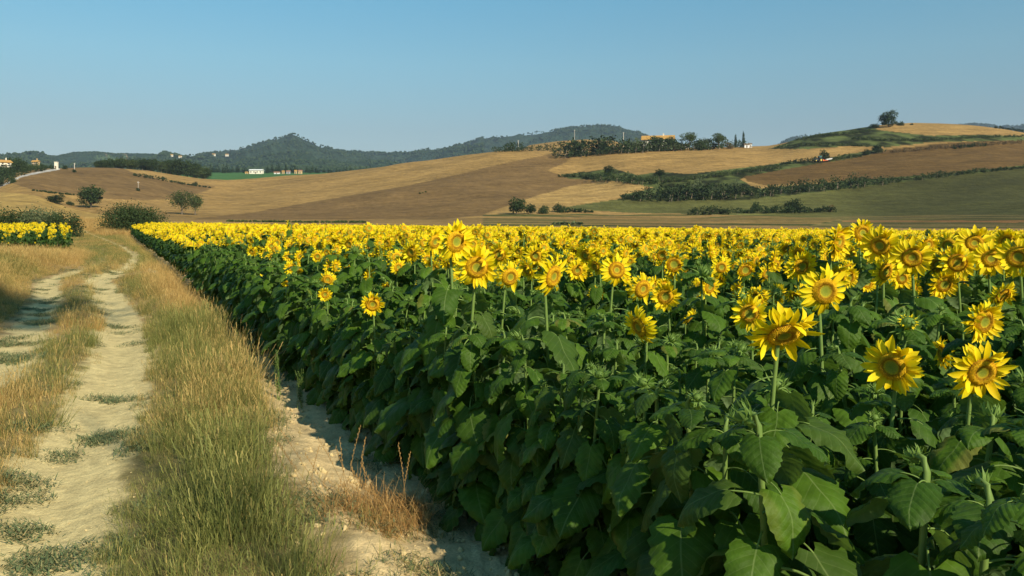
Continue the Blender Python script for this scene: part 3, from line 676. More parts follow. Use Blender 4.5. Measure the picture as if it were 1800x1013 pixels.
    for i in near:
        lim=9.
        for (hx,hy,hr,hd,hs) in heroes:
            if math.hypot((hx-CX)/F*hd-X[i],hd-Y[i])<.16: keep[i]=False
            if Y[i]<hd+.05:
                wpx=.26*F/Y[i]
                if abs(px[i]-hx)<hr*.8+wpx: lim=min(lim,CAMZ-(hy+hr*.85-HY)/F*Y[i]-.045)
        hpy=HY+(CAMZ-H[i])*F/Y[i]
        if kind[i]==0 and hpy>(525 if px[i]>1000 else 500): kind[i]=2 if RNG.random()<.75 else 1
        if rho[i]<4.4: lim=min(lim,1.36)
        if lim<H[i]:
            H[i]=lim-RNG.uniform(0,.08)
            if kind[i]==0 and HY+(CAMZ-H[i])*F/Y[i]>(525 if px[i]>1000 else 500): kind[i]=2
            if H[i]<.62: keep[i]=False
    P=P[keep];row=row[keep];H=H[keep];kind=kind[keep];rho=rho[keep];X,Y=P[:,0],P[:,1]; n=len(X)
    Z=gz(X,Y); px=CX+F*X/np.maximum(Y,.3); py=HY+(CAMZ-Z-H)*F/np.maximum(Y,.3)
    infr=(Y>1.2)&(px>-30)&(px<1830)&(py<1020)
    score=np.where(infr,1/rho,0)*np.where(row==0,2.2,np.where(row==1,1.6,1.))*np.where(kind==0,1.25,1.)
    order=np.argsort(-score); NI=300-len(heroes); ind=order[:NI]; full=set(order[:95].tolist())
    facing=lambda x,y: -math.atan2(x,y)*.0
    protoF={}
    for i in ind:
        i=int(i); k=int(kind[i]); pool=(flowers,buds,leafy)[k]; j=rs.randrange(len(pool)); sp=pool[j]
        key=(k,j,i in full)
        if key not in protoF: root=build_plant(sp,i in full); protoF[key]=root
        else:
            src=protoF[key]; root=src.copy(); col.objects.link(root)
            for ch in src.children:
                c=ch.copy(); col.objects.link(c); c.parent=root
                for g in ch.children: g2=g.copy(); col.objects.link(g2); g2.parent=c
        big=1+.55*float(1-sstep(2.4,4.2,rho[i])) if rho[i]<4.2 and k else 1.; root.location=(X[i],Y[i],Z[i]-.01-(big-1)*H[i])
        yaw=(rs.gauss(.15,.50) if k==0 else rs.uniform(-3.1,3.1)); s=H[i]/H0*big
        root.rotation_euler=(rs.gauss(0,.03),rs.gauss(0,.03),yaw); root.scale=(s,)*3
        side='left' if px[i]<900 else 'right'
        if k==0:
            if row[i]<=1: lab,g='open sunflower in the outermost rows of the crop, beside the grass verge','open sunflowers along the edge of the crop'
            elif px[i]<900: lab,g='open sunflower among the front heads in the left half of the crop','open sunflowers in the left half of the crop front'
            elif px[i]<1400: lab,g='open sunflower among the front heads between the centre and the right cluster','open sunflowers in the middle of the crop front'
            else: lab,g='open sunflower behind the large right cluster of heads','open sunflowers behind the right cluster'
        elif k==1: lab,g=('sunflower plant with a small green and yellow bud in the outer rows','budding sunflowers in the outer rows') if row[i]<=1 else ('sunflower plant with a small opening bud deeper inside the crop','budding sunflowers inside the crop')
        else:
            if row[i]<=1: lab,g='leafy sunflower plant without open flower in the dark wall of leaves by the verge','flowerless sunflower plants along the edge'
            else: lab,g='leafy sunflower plant without open flower in the shaded foreground behind the first rows','flowerless sunflower plants in the foreground'
        tag(root,lab,'sunflower',g)
    rest=np.ones(n,bool); rest[ind]=False; q=np.where(rest)[0]
    # one object for the rest: detailed plants nearby, simpler ones far away
    hi=[joined_plant(sp) for sp in flowers[:10]+buds[:1]+leafy[:2]]; rl=random.Random(9); lo=[low_plant(rl,head=(i<9)) for i in range(10)]
    protos=hi+lo; idx=np.where(rho[q]<24,np.where(kind[q]==0,RNG.integers(0,10,len(q)),np.where(kind[q]==1,10,RNG.integers(11,13,len(q)))),13+RNG.integers(0,10,len(q)))
    fl=(kind[q]==0)|(rho[q]>=24)
    rot=np.stack([RNG.normal(0,.06,len(q)),RNG.normal(0,.06,len(q)),np.where(fl,RNG.normal(.2,.5,len(q)),RNG.uniform(-3,3,len(q)))],1)
    sc1=H[q]/H0
    # second field on the left
    L=np.arange(0,62,.30); P2=[]
    dv2=np.array([-.575,1.])/math.hypot(.575,1); nv2=np.array([-dv2[1],dv2[0]]); o2=np.array([float(ledge_x(44.))-.3,44.])
    for i in range(60): P2.append(o2+nv2*(i*.7+RNG.normal(0,.05,len(L)))[:,None]+dv2*(L+RNG.uniform(-.1,.1,len(L))-i*.40)[:,None])
    P2=np.concatenate(P2); ok=(P2[:,1]>41.5)&(P2[:,1]<86)&(P2[:,0]>-P2[:,1]*.78-4); P2=P2[ok]; m=len(P2); ed=(RNG.random(m)<.0)
    H2=1.40+RNG.normal(0,.16,m)-.85*(1-sstep(41.5,46,P2[:,1]))*RNG.random(m)-.35*RNG.random(m)*(ledge_x(P2[:,1])-P2[:,0]<1.2)
    PA=np.concatenate([np.stack([X[q],Y[q],Z[q]],1)]); scatter_f(PA,rot,sc1,idx,protos)
    o=scatter('left_sunflower_crop',np.stack([P2[:,0],P2[:,1],gz(P2[:,0],P2[:,1])],1),np.stack([RNG.normal(0,.06,m),RNG.normal(0,.06,m),RNG.normal(.0,.35,m)],1),H2/H0,RNG.integers(0,10,m),np.zeros(m),lo)
    tag(o,'patch of sunflowers in bloom left of the track behind the grassy bank','sunflowers')
def scatter_f(PA,rot,s,idx,protos):
    o=scatter('sunflower_crop',PA,rot,s,idx,np.zeros(len(PA)),protos); tag(o,'mass of yellow sunflowers filling the big field behind the front plants','sunflowers')

# ------------------------------------------------------------------ grass
def tuft(rs,n,h,spread,lean,w=.0016,seed_heads=0.,curve=.5):
    mb=MB()
    for i in range(n):
        a=rs.uniform(0,6.28); r=spread*math.sqrt(rs.random()); L=h*rs.uniform(.45,1.15); la=rs.uniform(0,6.28); le=abs(rs.gauss(0,lean)); c=rs.random()
        p=np.array([r*math.cos(a),r*math.sin(a),0.]); d=np.array([math.cos(la),math.sin(la),0]); sd=np.array([-math.sin(la),math.cos(la),0])*w*rs.uniform(.7,1.4); V=[]
        ns=3
        for k in range(ns+1):
            t=k/ns; e=le+curve*t*rs.uniform(.6,1.4)
            if k: p=p+L/ns*(d*math.sin(e)+np.array([0,0,math.cos(e)]))
            V+=[p-sd*(1-t*.85),p+sd*(1-t*.85)]
        mb.add(V,[(k*2,k*2+1,k*2+3,k*2+2) for k in range(ns)],0,None,c)
        if rs.random()<seed_heads:
            q=p.copy(); V=[]
            for k in range(5): 
                off=sd/np.linalg.norm(sd)*.0018*(1 if k%2 else -1); V+=[q+off-sd*.4,q+off+sd*1.6]; q=q+np.array([0,0,.016])+d*.006
            mb.add(V,[(k*2,k*2+1,k*2+3,k*2+2) for k in range(4)],0,None,min(1,c+.3))
    return mb
def grass_all():
    rs=random.Random(3)
    short=[tuft(rs,26,.10,.09,.6,.0018).mesh('g',[M['grass']]) for _ in range(4)]
    tall=[tuft(rs,30,.36,.10,.24,.0023,.45).mesh('g',[M['grass']]) for _ in range(5)]
    long_=[tuft(rs,30,.48,.08,.32,.0017,.5,.7).mesh('g',[M['grass']]) for _ in range(4)]
    for cv,ww,hh,n_ in ((1.5,.0026,.34,22),(.9,.0040,.30,14),(.35,.0016,.55,14),(1.9,.0022,.30,20)): tall.append(tuft(rs,n_,hh,.10,.45,ww,.25,cv).mesh('g',[M['grass']]))
    for _ in range(2): tall.append(tuft(rs,40,.30,.11,.3,.0020,.25,.6).mesh('g',[M['grass']]))
    weeds=[]
    for _ in range(4):
        mb=MB()
        for i in range(60):
            a=rs.uniform(0,6.28); r=.13*math.sqrt(rs.random()); L=rs.uniform(.015,.045); b=rs.uniform(0,6.28); z=rs.uniform(0,.02); e=rs.uniform(.1,.9)
            x,y=r*math.cos(a),r*math.sin(a); dx,dy=L*math.cos(b),L*math.sin(b); w=.004
            mb.add([(x-dy/L*w,y+dx/L*w,z),(x+dy/L*w,y-dx/L*w,z),(x+dx,y+dy,z+L*e)],[(0,1,2)],0,None,rs.random())
        weeds.append(mb.mesh('g',[M['weed']]))
    def rows(lo,hi,dens,u0,u1):
        """random points along the track; u0,u1 offsets from the rut as functions of y"""
        n=int((hi-lo)*8*dens); Y=RNG.uniform(lo,hi,n); U=RNG.uniform(0,8,n)-4; return Y,U
    def emit(name,X,Y,protos,scl,tint,label,cat,lean=.18):
        n=len(X); tint=np.clip(tint+RNG.normal(0,.14,n)*(name!='golden_grass'),0,1); Z=gz(X,Y)-.01; rot=np.stack([RNG.normal(0,lean,n),RNG.normal(0,lean,n),RNG.uniform(0,6.28,n)],1)
        o=scatter(name,np.stack([X,Y,Z],1),rot,scl,RNG.integers(0,len(protos),n),tint,protos); tag(o,label,cat)
    # verge between the right rut and the crop
    Xs=[];Ys=[]
    for lo,hi,dn in ((2.,9.,95),(9.,16.,70),(16.,30.,40),(30.,60.,18),(60,100,8)):
        n=int((hi-lo)*7*dn); Y=RNG.uniform(lo,hi,n); X=RUT(Y)+RNG.uniform(.25,7.,n); Xs.append(X);Ys.append(Y)
    X=np.concatenate(Xs);Y=np.concatenate(Ys)
    u=X-RUT(Y); e=X-edge_x(Y); wob=(fbm(X*1.1,Y*1.1,3,101)-.5)
    lim=np.interp(Y,[4,5.5,7.5,9,13,20,28],[-1.15,-1.0,-.82,-.58,-.38,-.3,-.2])
    ok=(u>.42+wob*.5)&(e<lim+wob*.6)
    bare=(np.hypot(X+4.6,(Y-14.2)/1.6)<.55)|((Y>26)&(Y<29.5)&(u<2.0)); ok&=~bare
    X,Y,u,e=X[ok],Y[ok],u[ok],e[ok]; rho=np.hypot(X,Y)
    wdt=-edge_x(Y)*0+ (edge_x(Y)-RUT(Y)); f=u/wdt
    dryn=fbm(X*.55+3,Y*.40,3,103)
    tint=.20+1.15*(dryn-.5)+.50*sstep(.72,.95,f)*sstep(6,8,Y)*(1-.3*sstep(17,26,Y))+(.25+.45*sstep(.3,.6,f))*sstep(12.5,17,Y)*(1-.6*sstep(28,38,Y))+.9*(fbm(X*1.9,Y*1.5,3,106)-.5)-.30*(1-sstep(5,7.5,Y))+.18*(1-sstep(.1,.28,f))-.25*np.exp(-((f-.38)/.15)**2)*sstep(9,12,Y)
    hgt=(.40+.62*sstep(.12,.5,f))*(.75+.5*fbm(X*.8,Y*.8,2,104)); hgt*=(1-.25*sstep(14,26,Y))*(.35+1.3*fbm(X*2.3,Y*2.3,2,105))
    hgt*=np.where(rho>22,1.15,1.)
    lg=(tint>.62)&(RNG.random(len(X))<.55)
    emit('verge_grass',X[~lg],Y[~lg],tall,hgt[~lg],np.clip(tint[~lg],0,1),'tall green and straw grass on the verge between track and sunflowers','grass')
    emit('dry_grass',X[lg],Y[lg],long_,hgt[lg]*.9,np.clip(tint[lg]+.1,0,1),'long dry orange grass leaning along the edge of the crop','grass',.2)
    # middle strip and edges of the track
    Xs=[];Ys=[]
    for lo,hi,dn in ((3.,9.,170),(9.,18.,90),(18.,32.,45),(32.,60.,22),(60,150,7)):
        n=int((hi-lo)*1.5*dn); Y=RNG.uniform(lo,hi,n); X=RUT(Y)-.80+RNG.uniform(-.75,.75,n); Xs.append(X);Ys.append(Y)
    X=np.concatenate(Xs);Y=np.concatenate(Ys); u=X-RUT(Y)+.8; wob=fbm(X*1.6,Y*.9,3,111)-.5
    ok=(np.abs(u)<.42+wob*.55+.2*sstep(32,45,Y)); X,Y=X[ok],Y[ok]; t=.42+1.9*(fbm(X*.9,Y*.5,3,112)-.5)
    emit('track_grass',X,Y,short+tall[:1],.40+.9*fbm(X*.9,Y*.9,2,113)-.3*(RNG.random(len(X))),np.clip(t,0,1),'low green and rusty grass between the two wheel ruts','grass')
    # far part of the track and right verge between the fields: short grass
    n=15000; Y=RNG.uniform(30,150,n); X=RUT(Y)+RNG.uniform(-6.0,4.2,n); ok=(X-edge_x(Y)<-.3)&((X-ledge_x(Y)>.2)|(Y>88)); u=X-RUT(Y); ok&=~((np.abs(u)<.3)&(RNG.random(n)<.8)); X,Y=X[ok],Y[ok]
    emit('far_track_grass',X,Y,short,1.3+RNG.random(len(X))*1.2,np.clip(.35+1.3*(fbm(X*.25,Y*.15,3,115)-.5)+.35*sstep(80,130,Y),0,1),'short grass covering the track where it climbs between the two crops','grass')
    # left bank
    Xs=[];Ys=[]
    for lo,hi,dn in ((3,12,70),(12.,30.,60),(30.,48.,26)):
        n=int((hi-lo)*9*dn); Y=RNG.uniform(lo,hi,n); X=RUT(Y)-2.1-RNG.uniform(0,9,n); Xs.append(X);Ys.append(Y)
    X=np.concatenate(Xs);Y=np.concatenate(Ys); u=-(X-RUT(Y)+1.62); wob=fbm(X*.8,Y*.8,3,121)-.5
    ok=(u>.42+wob*.6+.9*(1-sstep(9,14,Y)))&(X>-Y*.75-2)&(X-ledge_x(Y)>-14); X,Y,u=X[ok],Y[ok],u[ok]
    t=.62+1.2*(fbm(X*.4,Y*.3,3,122)-.5)+.3*sstep(26,34,Y)
    emit('bank_grass',X,Y,tall+short[:2],(.50+.75*sstep(.6,1.6,u)+.15*sstep(30,37,Y))*(.7+.6*fbm(X,Y,2,123)),np.clip(t,0,1),'brownish grass on the low bank left of the track','grass')
    # flat weeds on the bare ruts and soil
    n=16000; Y=3.9+28*RNG.random(n)**1.9; X=RUT(Y)+RNG.uniform(-2.3,.8,n); p=fbm(X*1.3,Y*2.0,4,131); u=X-RUT(Y)
    for cx,cy,rx,ry in ((-2.65,4.75,.42,.22),(-3.15,5.15,.35,.14),(-3.6,4.9,.4,.16),(-3.9,6.8,.30,.20),(-3.72,7.3,.30,.16),(-2.45,5.5,.25,.12)): p=np.maximum(p,.585+.10*(1-np.hypot((X-cx)/rx,(Y-cy)/ry))+.28*(fbm(X*7,Y*9,3,139)-.5))
    ok=(p>np.where(u<-1.1,.61,.645)-.03*(1-sstep(4.6,6.,Y)))&(RNG.random(n)<.62); X,Y=X[ok],Y[ok]; emit('rut_weeds',X,Y,weeds,.8+.7*RNG.random(len(X)),np.full(len(X),.15),'flat grey green weeds creeping over the bare ruts','weeds',.03)
    n=1500; Y=RNG.uniform(4,14,n); X=edge_x(Y)-RNG.uniform(.1,1.2,n); ok=fbm(X*1.7,Y*1.7,3,133)>.55; X,Y=X[ok],Y[ok]; emit('soil_weeds',X,Y,weeds+short[:1],.7+.8*RNG.random(len(X)),np.full(len(X),.3),'small weeds on the bare soil beside the crop','weeds',.1)
    # golden standing grass at the end of the track
    big=[tuft(rs,60,.9,.6,.25,.012,0).mesh('g',[M['grass']]) for _ in range(3)]
    n=2600; Y=RNG.uniform(98,185,n); pxv=RNG.uniform(60,225,n); X=(pxv-CX)/F*Y; ok=(np.abs(X-RUT(Y)+.8)>2.0)&(fbm(X/6,Y/6,2,141)>.42); X,Y=X[ok],Y[ok]
    emit('golden_grass',X,Y,big,.7+.5*RNG.random(len(X)),np.clip(.95+.0*X,0,1),'golden standing grass on the rise at the end of the track','grass')
    # clods and stones
    cl=[]
    for _ in range(5):
        mb=MB(); k=6; V=[];Fc=[]
        for i in range(1,4):
            for j in range(k): th=math.pi*i/4; a=2*math.pi*j/k; r=rs.uniform(.7,1.25); V.append((r*math.sin(th)*math.cos(a),r*math.sin(th)*math.sin(a)*.8,r*.6*math.cos(th)))
        V+=[(0,0,.65),(0,0,-.6)]
        for i in range(2):
            for j in range(k): Fc.append((i*k+j,(i+1)*k+j,(i+1)*k+(j+1)%k,i*k+(j+1)%k))
        for j in range(k): Fc.append((18,j,(j+1)%k)); Fc.append((19,2*k+(j+1)%k,2*k+j))
        mb.add(V,Fc); cl.append(mb.mesh('c',[M['clod']],False))
    n=9000; Y=2+22*RNG.random(n)**1.5; X=np.where(RNG.random(n)<.55,edge_x(Y)-1.3+RNG.random(n)*3.,RUT(Y)+RNG.uniform(-2.2,.6,n)); sz=.005+.026*RNG.random(n)**5; sz=np.where(X-edge_x(Y)<-1.3,sz*.35,sz)
    rot=RNG.uniform(0,6.28,(n,3)); o=scatter('soil_clods',np.stack([X,Y,gz(X,Y)+sz*.2],1),rot,sz,RNG.integers(0,5,n),np.zeros(n),cl); tag(o,'pale dry clods and pebbles on the soil and ruts','soil clods')
def grass_things():
    rs=random.Random(21)
    def ray(px,py): 
        d=CAMZ*F/(py-HY); return ((px-CX)/F*d,d)
    mt=M['grass_dry_obj']; mg=M['grass_green_obj']
    for px,py,h,n,lab in ((660,925,.27,1300,'tangled tuft of dry brown grass on bare soil by the crop corner'),(590,900,.17,420,'small brown grass tuft left of the big tangled one')):
        x,y=ray(px,py); r=empty('grass_tuft',(x,y,g1(x,y)-.01)); mk('dry_blades',tuft(rs,n,h,.36,.8,.0020,0,1.0).mesh('dry_blades',[mt]),r); tag(r,lab,'grass tuft')
        mb=MB()
        for i in range(9 if n>300 else 4):
            x0,y0=rs.uniform(-.25,.2),rs.uniform(-.1,.1); L=rs.uniform(.35,.6); le=rs.uniform(-.65,.15); p=Vector((x0,y0,0)); pts=[]
            for k in range(8): pts.append(p.copy()); p=p+Vector((math.sin(le),rs.uniform(-.03,.03),math.cos(le)))*L/7; le+=rs.uniform(-.02,.06)*(1 if le>0 else -1)
            mb.tube(pts,[.0016]*8,3)
            for k in range(14):
                t=.55+.45*k/13; i0=min(6,int(t*7)); q=pts[i0].lerp(pts[i0+1],t*7-i0); s=(1 if k%2 else -1); mb.add([tuple(q),tuple(q+Vector((.006*s,0,.006))),tuple(q+Vector((.003*s,0,.020)))],[(0,1,2)])
        mk('seed_stalks',mb.mesh('seed_stalks',[mt if n>300 else mg]),r)
    for px,py,h,lab in ((490,705,.55,'tall spindly green weed at the foot of the leafy wall'),(528,718,.42,'shorter spindly green weed right of the tall one')):
        x,y=ray(px,py); r=empty('weed_plant',(x,y,g1(x,y)-.01)); mb=MB(); lv=MB()
        for i in range(5):
            le=rs.uniform(-.15,.15); la=rs.uniform(0,6.28); pts=[Vector((rs.uniform(-.03,.03),rs.uniform(-.03,.03),0))+Vector((math.sin(le)*math.cos(la),math.sin(le)*math.sin(la),math.cos(le)))*h*rs.uniform(.95,1.05)*k/6 for k in range(7)]; mb.tube(pts,[.003-.0003*k for k in range(7)],4)
            for k in range(60):
                t=.15+.85*rs.random(); q=pts[0].lerp(pts[6],t); a=rs.uniform(0,6.28); l=.03*(1.2-t*.8); d=Vector((math.cos(a),math.sin(a),rs.uniform(-.2,.6)))*l; sd=Vector((-math.sin(a),math.cos(a),0))*l*.3; lv.add([tuple(q),tuple(q+d*.5+sd),tuple(q+d),tuple(q+d*.5-sd)],[(0,1,2,3)],0,None,rs.random())
        mk('stalk',mb.mesh('stalk',[M['stem']]),r); mk('leaves',lv.mesh('leaves',[mg]),r); tag(r,lab,'weed')

# ------------------------------------------------------------------ trees, shrubs
def crown_mesh(rs,w,h,n,leaf,mat,z0=0.,lobes=9,flat=1.,name='crown',shape='round',dens=.85):
    """leaf clumps spread through a handful of lobes"""
    mb=MB(); Ls=[]
    for i in range(lobes):
        if shape=='round': a=rs.uniform(0,6.28); r=rs.uniform(.1,.62)*w/2; z=z0+h*rs.uniform(.22,.80); q=rs.uniform(.20,.34)*w; Ls.append((r*math.cos(a),r*math.sin(a),z,q,min(q*.85,h*.34)))
        elif shape=='cone': t=(i+.5)/lobes; q=w*.5*(1-t)**.8+.05*w; Ls.append((rs.uniform(-.06,.06)*w,rs.uniform(-.06,.06)*w,z0+h*t,q,h/lobes*1.1))
        elif shape=='column': t=(i+.5)/lobes; q=w*.42*(1-.55*abs(t-.45)**1.5*2); Ls.append((rs.uniform(-.05,.05)*w,rs.uniform(-.05,.05)*w,z0+h*t,q,h/lobes*1.3))
        elif shape=='row': x=-w/2+w*(i+.5)/lobes; q=rs.uniform(.45,.75)*h; Ls.append((x+rs.uniform(-.1,.1)*h,rs.uniform(-.5,.5)*h*flat,z0+h*rs.uniform(.30,.50),q*1.05,q*.95))
    tot=sum(l[3]**2 for l in Ls)
    for x,y,z,q,qz in Ls:
        m=int(n*q*q/tot); cs=[(rs.gauss(0,1),rs.gauss(0,1),rs.gauss(0,1)) for _ in range(max(6,m//9))]
        for k in range(m):
            c=cs[k%len(cs)]; l=math.sqrt(sum(t*t for t in c)); rr=(dens+(1-dens)*rs.random())*(1 if rs.random()<.8 else rs.random()**.4)
            jit=.16; v=[c[t]/l*rr+rs.gauss(0,jit) for t in range(3)]; p=np.array([x+v[0]*q,y+v[1]*q,z+v[2]*qz])
            if p[2]<0.02: p[2]=rs.uniform(.02,.15*h)
            s=leaf*rs.uniform(.6,1.4); a=np.array([rs.gauss(0,1) for _ in range(3)]); a/=np.linalg.norm(a); b=np.cross(a,[rs.gauss(0,1) for _ in range(3)]); b/=np.linalg.norm(b)
            mb.add([p-a*s,p-b*s*.5,p+a*s,p+b*s*.5],[(0,1,2,3)],0,None,rs.random())
    return mb.mesh(name,[mat],False)
def trunk_mesh(rs,h,r,limbs=5,spread=.3,lean=0.,mat='bark'):
    mb=MB(); top=(lean*h,0,h*.62); mb.tube([(0,0,-.3),(lean*h*.3,0,h*.25),(lean*h*.6,0,h*.45),top],[r*1.25,r,r*.8,r*.45],6)
    for i in range(limbs):
        a=6.28*i/limbs+rs.uniform(-.5,.5); z=h*rs.uniform(.28,.55); x=lean*z; l=h*spread*rs.uniform(.7,1.2); mb.tube([(x,0,z),(x+l*.5*math.cos(a),l*.5*math.sin(a),z+l*.5),(x+l*.85*math.cos(a),l*.85*math.sin(a),z+l*1.05)],[r*.5,r*.35,r*.15],4)
    return mb.mesh('trunk',[M[mat]])
KIND={}
def tree_kinds():
    rs=random.Random(8)
    KIND['round']=[(crown_mesh(rs,9,8,2600,.33,M['crown_mid'],1.6,12),trunk_mesh(rs,8.5,.28)) for _ in range(2)]
    KIND['dark']=[(crown_mesh(rs,9,9.0,3000,.34,M['crown_dark'],.1,13),trunk_mesh(rs,8,.28)) for _ in range(3)]
    KIND['open']=[(crown_mesh(rs,11,9,2000,.27,M['crown_mid'],1.2,8,dens=.6),trunk_mesh(rs,9,.26,7,.34)) for _ in range(2)]
    KIND['bush']=[(crown_mesh(rs,9,6,1700,.36,M['crown_dark'],-.9,9),trunk_mesh(rs,4,.2)) for _ in range(3)]
    KIND['greybush']=[(crown_mesh(rs,9,6.5,1700,.36,M['crown_grey'],-.9,9),trunk_mesh(rs,4,.2)) for _ in range(2)]
    KIND['midbush']=[(crown_mesh(rs,9,6,1700,.36,M['crown_mid'],-.9,9),trunk_mesh(rs,4,.2)) for _ in range(2)]
    KIND['brown']=[(crown_mesh(rs,9,6,1400,.3,M['crown_brown'],-.5,8),trunk_mesh(rs,4,.2)) for _ in range(1)]
    KIND['pine']=[(crown_mesh(rs,10,4.5,2200,.30,M['crown_mid'],5.0,11),trunk_mesh(rs,9,.28)) for _ in range(2)]
    KIND['cypress']=[(crown_mesh(rs,2.6,9.6,2200,.2,M['crown_dark'],0.3,9,shape='column'),trunk_mesh(rs,6,.12,0)) for _ in range(2)]
    KIND['fir']=[(crown_mesh(rs,5,10,900,.35,M['conifer'],0.3,7,shape='cone'),trunk_mesh(rs,6,.15,0)) for _ in range(2)]
SIZE={'open':(10.5,9.6),'round':(9,9.3),'dark':(9,9.2),'bush':(9,5.2),'greybush':(9,5.6),'midbush':(9,5.2),'brown':(9,5.5),'pine':(10,9.3),'cypress':(2.8,10.5),'fir':(6,10.5)}
RT=random.Random(31)
def tree(kind,px,py,wpx,hpx,label,cat='tree',group=None,name=None,smin=200.,smax=1100.,at=None):
    p=place(px,py,smin,smax) if at is None else at
    cw,ch=SIZE[kind]; cm,tm=RT.choice(KIND[kind]); r=empty(name or ('bush' if 'bush' in kind or kind=='brown' else 'cypress_tree' if kind=='cypress' else 'conifer_tree' if kind=='fir' else 'pine_tree' if kind=='pine' else 'tree'),(p.x,p.y,p.z-.1))
    m=p.y/F; r.scale=(wpx*m/cw,wpx*m/cw,hpx*m/ch); r.rotation_euler=(0,0,RT.uniform(0,6.28))
    mk('trunk',tm,r); mk('crown',cm,r); tag(r,label,cat,group); return r
def hedgerow(pts,hs,label,mat='crown_dark',dens=1.,name='hedgerow',smin=200.,width=1.3,step=None,smax=1100.):
    """one hedge following the ground along image points; hs = height in px at the ends"""
    P=[];Hh=[]
    for i in range(len(pts)-1):
        (x0,y0),(x1,y1)=pts[i],pts[i+1]; n=max(2,int(abs(x1-x0)/5))
        for k in range(n): t=k/n; P.append(place(x0+(x1-x0)*t,y0+(y1-y0)*t,smin,smax)); Hh.append(hs[i]+(hs[i+1]-hs[i])*t)
    P.append(place(*pts[-1],smin,smax)); Hh.append(hs[-1]); c=P[len(P)//2]; rs=random.Random(int(pts[0][0])*7+5); mb=MB(); tk=MB()
    for p,hp in zip(P,Hh):
        h=hp*p.y/F*rs.uniform(.65,1.2); nb=2
        for b in range(nb):
            x=p.x-c.x+rs.uniform(-1,1)*h*.7; y=p.y-c.y+rs.uniform(-1,1)*h*.7*width; z=g1(x+c.x,y+c.y)-c.z; q=h*rs.uniform(.42,.62); lf=max(.2,h*.055); ls=[(rs.gauss(0,1),rs.gauss(0,1),rs.gauss(0,1)) for _ in range(12)]
            if b==0: tk.tube([(x,y,z-.3),(x+.1*h,y,z+.5*h)],[.03*h,.015*h],4,0)
            for k in range(int(95*dens)):
                v=ls[k%12]; l=math.sqrt(sum(t*t for t in v)); rr=rs.uniform(.5,1.05); pt=np.array([x+v[0]/l*q*rr*1.15+rs.gauss(0,.12*q),y+v[1]/l*q*rr*1.1+rs.gauss(0,.12*q),z+h*.48+v[2]/l*h*.50*rr+rs.gauss(0,.06*q)])
                if pt[2]<z: pt[2]=z+rs.uniform(0,.3)*h
                s=lf*rs.uniform(.7,1.7); a=np.array([rs.gauss(0,1) for _ in range(3)]); a/=np.linalg.norm(a); bb=np.cross(a,[rs.gauss(0,1) for _ in range(3)]); bb/=np.linalg.norm(bb)
                mb.add([pt-a*s,pt-bb*s*.6,pt+a*s,pt+bb*s*.6],[(0,1,2,3)],0,None,rs.random())
    r=empty(name,tuple(c)); mk('foliage',mb.mesh('foliage',[M[mat]],False),r); mk('stems',tk.mesh('stems',[M['bark']]),r); tag(r,label,'hedge'); return r

